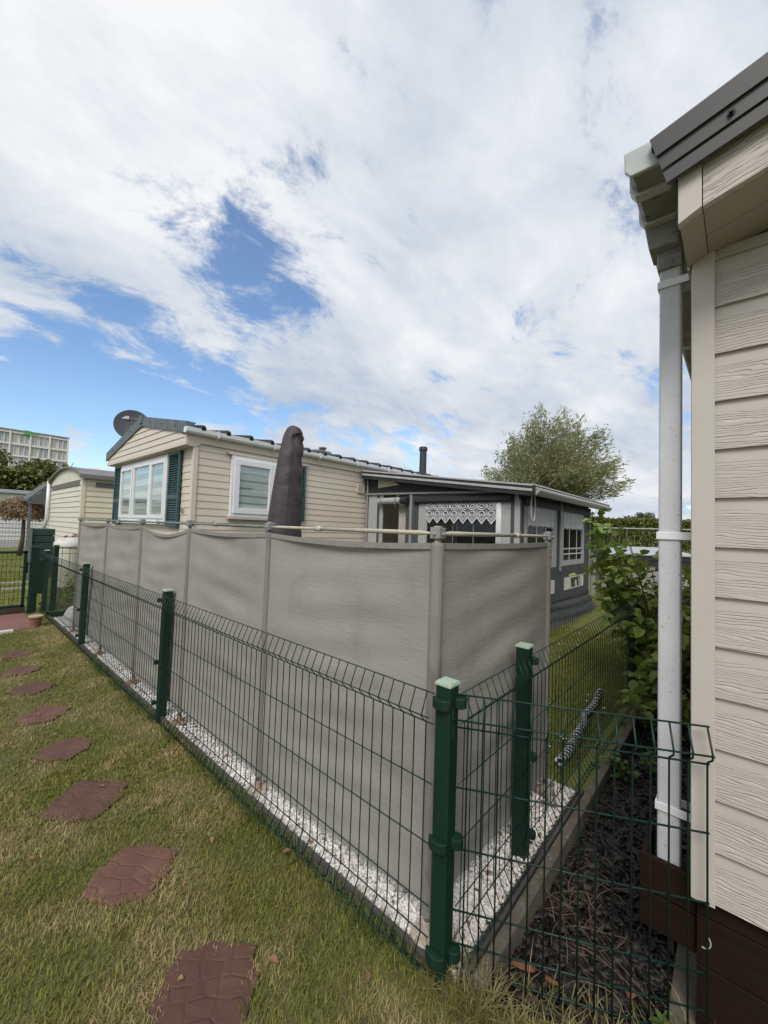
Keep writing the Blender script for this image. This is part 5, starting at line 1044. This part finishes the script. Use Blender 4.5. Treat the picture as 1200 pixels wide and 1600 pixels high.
def hedge(x0, y0, x1, y1, h, w, n, label, leaf=.10):
    t = thing('hedge', label, 'hedge', ((x0+x1)/2, (y0+y1)/2, 0)); A = np.array([x0, y0]); B = np.array([x1, y1]); d = B-A; L_ = np.linalg.norm(d); d /= L_; nn = np.array([-d[1], d[0]])
    u = rng.uniform(0, L_, n); f = rng.uniform(0, 1, n); q = np.where(f < .62, w/2+rng.normal(0, .05, n), rng.uniform(-w/2, w/2, n)); z = np.where(f < .62, rng.uniform(.0, h, n), h+rng.normal(0, .04, n))
    lump = .08*np.sin(u*2.1)+.06*np.sin(u*5.3+z*3); q = q+np.where(f < .62, lump, 0); z = z+np.where(f >= .62, lump*.6, 0)
    P = np.stack([A[0]+d[0]*u+nn[0]*q, A[1]+d[1]*u+nn[1]*q, z], 1); D = rand_dirs(n); k = rng.uniform(.6, 1.3, n)*leaf; V, F = leaf_mesh(P, D, rand_dirs(n), k, k*.6, .2, .15); npmesh('leaves', V, F, HEDGE, t)
    mb = MB(); a = w/2-.12; c = [(A-nn*a), (A+nn*a), (B+nn*a), (B-nn*a)]; mb.prism([(p[0], p[1], 0) for p in c], (0, 0, h-.12)); mb.build('twigs', pm('hedge_inside', (0.020, 0.028, 0.008), (0.03, 0.035, 0.012), scale=9, rough=1, bump=1, bscale=20), t)
hedge(34.5, -7, 25.0, 9.5, 2.50, 1.2, 42000, 'long clipped green hedge across the far side of the site', .13)
tips = [(random.uniform(9.5, 11), random.uniform(-.3, .55), random.uniform(1.5, 2.1)) for _ in range(9)]
shrub('shrub', 'pale flowering shrub top seen between the downpipe and the chalet', 'shrub', (10.2, .15, 0), tips, .09, .06, 6, 17)

# low storage box, post and rail in front of the hedge
GREYB = pm('grey_boards', (0.24, 0.225, 0.20), (0.30, 0.28, 0.25), scale=3, rough=.8, bump=.2, bscale=40, stretch=(4, 4, .4)); ZINC = pm('pale_roof_sheet', (0.34, 0.35, 0.38), (0.42, 0.43, 0.46), scale=3, rough=.5)
t = thing('storage_box', 'low grey boarded storage box with black fascia and pale sheet lid', 'storage box', (13, 2, 0))
p0, p1 = Vector((11.85, 2.75, 0)), Vector((13.6, .85, 0)); dd = (p1-p0).normalized(); nn = Vector((-dd.y, dd.x, 0)); nn = nn if nn.x > 0 else -nn; LL = (p1-p0).length
mb = MB(); k = 0; u = 0
while u < LL-.01:
    a = p0+dd*u; b = p0+dd*min(u+.148, LL); mb.prism([a, b, b+nn*.03, a+nn*.03], (0, 0, .92)); u += .155
mb.prism([p0+nn*.03, p1+nn*.03, p1+nn*1.6, p0+nn*1.6], (0, 0, .9)); mb.build('front_boards', GREYB, t)
mb = MB(); e = .12; a, b = p0-dd*e-nn*.10, p1+dd*e-nn*.10; mb.prism([a+Vector((0, 0, .90)), b+Vector((0, 0, .90)), b+nn*.06+Vector((0, 0, .90)), a+nn*.06+Vector((0, 0, .90))], (0, 0, .13)); mb.prism([a+nn*.02+Vector((0, 0, .80)), b+nn*.02+Vector((0, 0, .80)), b+nn*.06+Vector((0, 0, .80)), a+nn*.06+Vector((0, 0, .80))], (0, 0, .10)); mb.build('fascia', BLACKCLOTH, t)
mb = MB(); u = -e
while u < LL+e-.01:
    a = p0+dd*u-nn*.13; b = p0+dd*min(u+.19, LL+e)-nn*.13; mb.hexa([a+Vector((0,0,1.035)), b+Vector((0,0,1.035)), b+nn*1.7+Vector((0,0,1.20)), a+nn*1.7+Vector((0,0,1.20)), a+Vector((0,0,1.055)), b+Vector((0,0,1.055)), b+nn*1.7+Vector((0,0,1.22)), a+nn*1.7+Vector((0,0,1.22))]); u += .20
mb.build('lid', ZINC, t)
mb = MB(); mb.box(11.05, 11.14, 2.72, 2.80, -.05, 1.25); mb.box(11.04, 11.15, 2.71, 2.81, 1.25, 1.27); tag(mb.build('wooden_post', pm('pale_post', (0.34, 0.32, 0.29), (0.40, 0.38, 0.34), scale=9, rough=.8), bevel=.006), 'pale square wooden post right of the awning end', 'post')
t = thing('wire_rail_fence', 'thin pale top rail and wire net in front of the hedge', 'fence', (18, 2, 0)); mb = MB(); a, b = Vector((15.6, 5.3, 1.80)), Vector((20.5, -.9, 1.90)); mb.tube([a, b], .020, 8); mb.build('top_rail', PALE, t)
mb = MB()
for k in range(30): p = a.lerp(b, k/29); mb.tube([(p.x, p.y, 0), (p.x, p.y, p.z)], .005 if k % 5 else .013, 5)
mb.build('net_wire', pm('grey_wire', (0.16, 0.17, 0.15), rough=.5), t)

# ------------------------------------------------------------------ far left: second home, canopy, tank, box, trailer, block of flats
CR2 = pm('cream_weathered_cladding', (0.60, 0.565, 0.48), (0.65, 0.615, 0.53), scale=2, rough=.6, c3=(0.34, 0.31, 0.25), scale3=1.3, lo3=.62, hi3=.8, stretch=(1, 1, 3)); YEL = pm('pale_yellow_cladding', (0.62, 0.56, 0.42), (0.65, 0.59, 0.455), scale=2, rough=.55)
h2 = thing('mobile_home', 'smaller old cream mobile home behind the gas tank', 'mobile home', (2.72, 13.86, 0))
X2, Y2, Y2b, X2b = 2.71, 13.86, 18.45, 11.0
mb = MB(); siding_x(mb, X2, Y2+.04, Y2b, .45, 2.62, .155, lip=.02); mb.box(X2+.02, X2+.05, Y2+.03, Y2b, .45, 2.7); mb.build('front_wall', CR2, h2)
mb = MB(); siding_y(mb, Y2, X2+.05, X2b, .45, 2.62, .155, lip=.018); mb.box(X2+.04, X2b, Y2, Y2+.04, .45, 2.66); mb.build('side_wall', YEL, h2)
mb = MB(); mb.box(X2-.03, X2+.06, Y2-.03, Y2+.06, .45, 2.72); mb.build('corner_trim', YEL, h2)
mb = MB(); mb.box(X2+.3, X2b, Y2-.03, Y2+.0, 2.42, 2.56); mb.box(X2-.03, X2, Y2+.3, Y2b-.2, 2.46, 2.60); mb.build('dark_band', pm('dark_band_green', (0.09, 0.10, 0.085), (0.16, 0.16, 0.13), scale=6, rough=.6), h2)
arc = [(Y2-.12+(Y2b-Y2+.24)*k/12, 2.70+.36*math.sin(math.pi*k/12)**.75) for k in range(13)]
mb = MB(); mb.prism([(X2-.02, y, z) for y, z in arc]+[(X2-.02, Y2b+.12, 2.62), (X2-.02, Y2-.12, 2.62)], (.04, 0, 0)); mb.build('gable', CR2, h2)
mb = MB()
for (ya, za), (yb, zb) in zip(arc[:-1], arc[1:]): mb.hexa([(X2-.12,ya,za),(X2b,ya,za),(X2b,yb,zb),(X2-.12,yb,zb),(X2-.12,ya,za+.06),(X2b,ya,za+.06),(X2b,yb,zb+.06),(X2-.12,yb,zb+.06)])
mb.box(X2-.12, X2b, Y2-.16, Y2-.10, 2.64, 2.74); mb.build('roof', pm('old_grey_roof', (0.12, 0.12, 0.12), (0.20, 0.20, 0.20), scale=3, rough=.7), h2)
mb = MB(); mb.tube([(X2-.08, Y2b+.05, 2.80), (X2-.08, Y2b+.05, 1.45), (X2-.10, Y2b+.45, 1.10), (X2-.10, Y2b+.6, .5)], .06, 10); mb.build('downpipe', WHITEPVC, h2, smooth=True)
cp = thing('canopy', 'dark grey sloping porch canopy on a post beside the old cream home', 'canopy', (2.2, 18.8, 0))
mb = MB(); mb.hexa([(2.10,18.55,2.06),(2.72,18.55,2.72),(2.72,21,2.72),(2.10,21,2.06),(2.10,18.55,2.14),(2.72,18.55,2.80),(2.72,21,2.80),(2.10,21,2.14)]); mb.prism([(2.12, 18.56, 2.04), (2.7, 18.56, 2.04), (2.7, 18.56, 2.68)], (0, .03, 0)); mb.box(2.07, 2.7, 18.52, 18.56, 1.96, 2.06); mb.build('canopy_roof', pm('canopy_grey', (0.085, 0.09, 0.10), rough=.6), cp)
mb = MB(); mb.box(2.13, 2.21, 18.56, 18.66, 0, 2.0); mb.build('post', pm('post_grey', (0.11, 0.11, 0.115), rough=.6), cp)
DG = pm('dark_green_boards', (0.016, 0.040, 0.030), (0.024, 0.052, 0.040), scale=5, rough=.6)
t = thing('green_bin_store', 'dark green slatted bin store left of the gas tank', 'bin store', (1.85, 13.2, 0)); mb = MB()
for k in range(7): mb.box(1.56, 2.02, 12.9, 13.5, .0+k*.175, .16+k*.175)
mb.build('slats', DG, t, bevel=.008); mb = MB(); mb.box(1.60, 1.98, 12.94, 13.46, 0, 1.18); mb.build('inner_box', BLACKCLOTH, t)
mb = MB(); mb.box(1.50, 1.58, 12.86, 12.92, 0, 1.24); mb.build('post', pm('post_grey2', (0.14, 0.16, 0.15), rough=.7), t)
TANK = pm('cream_tank', (0.50, 0.49, 0.41), (0.57, 0.55, 0.46), scale=4, rough=.45, c3=(0.40, 0.36, 0.26), scale3=5, lo3=.6, hi3=.8)
t = thing('gas_tank', 'upright cream gas tank with domed white lid by the fence', 'gas tank', (1.84, 10.2, 0)); mb = MB(); mb.lathe((1.84, 10.2, 0.10), [(.22, 0), (.245, .03), (.245, .78), (.235, .80)], 28); mb.build('tank', TANK, t, smooth=False)
mb = MB(); mb.lathe((1.84, 10.2, .90), [(.25, 0), (.262, .02), (.262, .06), (.24, .13), (.17, .185), (.06, .205)], 28); mb.build('lid', pm('greyish_lid', (0.52, 0.51, 0.48), (0.60, 0.59, 0.56), scale=12, rough=.6, c3=(0.40, 0.36, 0.28), scale3=9), t, smooth=True)
mb = MB(); mb.lathe((1.84, 10.2, 0.0), [(.26, 0), (.26, .10)], 28); mb.build('base', CONC, t)
RED = pm('dark_red_leaf', (0.10, 0.030, 0.028), (0.16, 0.06, 0.05), scale=6, rough=.6, island=.4, transl=.2)
shrub('shrub', 'dark red leaved shrub behind the cream gas tank', 'shrub', (2.25, 10.5, 0), [(random.uniform(1.75, 2.4), random.uniform(10.3, 10.8), random.uniform(.8, 1.22)) for _ in range(16)], .06, .04, 7, 19, RED)
shrub('shrub', 'low green plant at the foot of the cream gas tank', 'shrub', (1.9, 9.2, 0), [(random.uniform(1.6, 2.2), random.uniform(8.9, 9.5), random.uniform(.12, .34)) for _ in range(14)], .07, .045, 6, 23)
TRW = pm('white_trailer_cladding', (0.58, 0.58, 0.57), (0.64, 0.64, 0.63), scale=1, rough=.5); t = thing('mobile_home', 'long white mobile home behind the round headed tree', 'mobile home', (0, 27, 0))
mb = MB(); siding_y(mb, 26.4, -9, 4.6, .35, 2.62, .20, lip=.03); mb.box(-9, 4.6, 26.4, 29.5, .35, 2.6); mb.build('wall', TRW, t); mb = MB(); mb.hexa([(-9.1,26.2,2.62),(4.7,26.2,2.62),(4.7,28,2.66),(-9.1,28,2.66),(-9.1,26.2,2.76),(4.7,26.2,2.76),(4.7,28,2.86),(-9.1,28,2.86)]); mb.build('roof', ZINC, t)
mb = MB(); mb.box(-9, 4.6, 26.37, 26.40, -.05, .36); mb.build('skirt', pm('trailer_skirt', (0.45, 0.45, 0.45), rough=.7), t)
t = thing('mesh_fence', 'thin pale wire fence in front of the white mobile home', 'fence', (0, 22, 0)); mb = MB(); GW = pm('pale_grey_wire', (0.18, 0.18, 0.17), rough=.5)
for x in np.arange(-2.0, 2.9, .1): mb.tube([(x, 22.2, 0), (x, 22.2, 1.55)], .006, 4)
for z in np.arange(.2, 1.6, .1): mb.tube([(-2, 22.2, z), (2.9, 22.2, z)], .006, 4)
mb.build('wire_panel', GW, t)
mb = MB(); mb.lathe((1.22, 6.76, 0.02), [(.10, 0), (.125, .05), (.115, .16), (.09, .22), (.06, .27), (.03, .29)], 12); sk = mb.build('sack', pm('white_sack', (0.55, 0.54, 0.53), (0.64, 0.63, 0.62), scale=9, rough=.7, bump=.6, bscale=18, bdist=.04), smooth=False); sk.location = (.09, .0, 0); tag(sk, 'crumpled white sack standing behind the green fence', 'sack')
mb = MB(); mb.lathe((0.985, 7.22, 0.0), [(.052, 0), (.068, .10), (.076, .125), (.060, .13)], 20); tp = mb.build('flower_pot', pm('terracotta', (0.20, 0.085, 0.05), (0.26, 0.12, 0.075), scale=12, rough=.85)); tag(tp, 'small terracotta pot standing at the green gate post', 'flower pot')
mb = MB(); mb.lathe((0.985, 7.22, 0.131), [(.084, 0), (.084, .018), (.04, .022)], 20); tag(mb.build('pot_saucer', pm('pale_clay', (0.34, 0.28, 0.18), (0.40, 0.33, 0.22), scale=9, rough=.9)), 'pale clay saucer lying on the terracotta pot', 'saucer')
# paving at the gate
PAVE = pm('red_paving', (0.17, 0.075, 0.062), (0.22, 0.105, 0.085), scale=4, rough=.8, bump=.15, bscale=60); mb = MB()
for i in range(4):
    for j in range(3): mb.box(.98-j*.42-.41, .98-j*.42, 7.12+i*.29+.1*j*(i == 0), 7.12+i*.29+.28, -.02, .012)
o = mb.build('path', PAVE, bevel=.004); o['kind'] = 'structure'
mb = MB(); mb.box(-.4, .74, 6.98, 7.05, -.02, .035); tag(mb.build('kerb_stone', pm('white_kerb', (0.55, 0.54, 0.52), (0.62, 0.61, 0.59), scale=9, rough=.8)), 'short white painted kerb before the red paving', 'kerb')
mb = MB(); mb.box(-1.2, 1.0, 8.36, 8.48, -.05, .10); tag(mb.build('kerb_stone', CONCF), 'low concrete sill under the green gate', 'kerb')
sheet('footpath', [(-.9, 8.6), (.25, 8.6), (.75, 10.6), (-.1, 11.0), (-1.4, 10.6)], .004, pm('grey_footpath', (0.25, 0.235, 0.22), (0.30, 0.285, 0.27), scale=6, rough=.9))
for yy, xx, lab in ((12.0, 1.6, 'long pale kerb line across the grass beyond the gate'), (11.0, 1.55, 'short pale kerb piece on the grass near the gate post')):
    mb = MB(); mb.box(-2.5 if yy > 11.5 else .95, xx, yy, yy+.09, -.03, .04); tag(mb.build('kerb_stone', pm('pale_kerb', (0.34, 0.32, 0.28), rough=.9)), lab, 'kerb')
# block of flats
FC = pm('flat_concrete', (0.68, 0.65, 0.62), (0.72, 0.69, 0.66), scale=.3, rough=.8); FP = pm('flat_panel', (0.62, 0.59, 0.57), rough=.8); FG = pm('flat_pane', (0.34, 0.37, 0.40), (0.46, 0.48, 0.50), scale=.15, rough=.25); FPB = pm('flat_curtain', (0.55, 0.55, 0.54), rough=.7)
fb = thing('apartment_block', 'pale concrete apartment block far behind the dark trees', 'apartment block', (0, 130, 0)); BX1, BY, BZ = 20.96, 125.5, 21.3
mb = MB(); mb.box(-26, BX1, BY+.5, BY+12, 0, BZ); mb.build('wall', FP, fb); mb = MB(); mb.box(-26.2, BX1+.2, BY-.1, BY+12.2, BZ, BZ+.35); mb.build('roof', pm('flat_roof_dark', (0.20, 0.19, 0.19), rough=.8), fb)
mb = MB(); FH = 2.72
for k in range(9): z = BZ-.25-k*FH; mb.box(-26, BX1+.05, BY, BY+.5, z-.22, z+.22)
mb.build('floor_slab', FC, fb); mb = MB(); x = BX1; BW = 3.55; cols = []
while x > -26: mb.box(x-.16, x+.16, BY-.12, BY+.5, 0, BZ); cols.append(x); x -= BW
mb.build('pier', FC, fb); k = 0
for x in cols[:6]:
    for f in range(5):
        z1 = BZ-.25-f*FH-.22; z0 = z1-FH+.44; w = MB()
        for u in (x-.95, x-1.85, x-2.75): w.box(u-.05, u+.05, BY+.15, BY+.5, z0, z1)
        wn = w.build('window', FC, fb); p = MB(); p.box(x-1.80, x-1.0, BY+.36, BY+.40, z0+.05, z1-.05)
        if (int(x)+f) % 2 == 0: p.box(x-.90, x-.22, BY+.36, BY+.40, z0+.1, z1-.05)
        p.build('pane', FG, wn); q = MB(); q.box(x-2.70, x-1.9, BY+.38, BY+.42, z0+.1, z1-.1); q.box(x-.88, x-.22, BY+.41, BY+.44, z0+.1, z1-.1); q.build('curtain', FPB, wn)
gr = MB(); gr.box(12.7, 13.8, BY-.3, BY+.4, BZ-.55, BZ+.45); gr.box(13.8, 15.0, BY-.3, BY+.4, BZ-.05, BZ+.30); gr.build('green_sheet', pm('green_tarp', (0.06, 0.35, 0.08), rough=.7), fb)
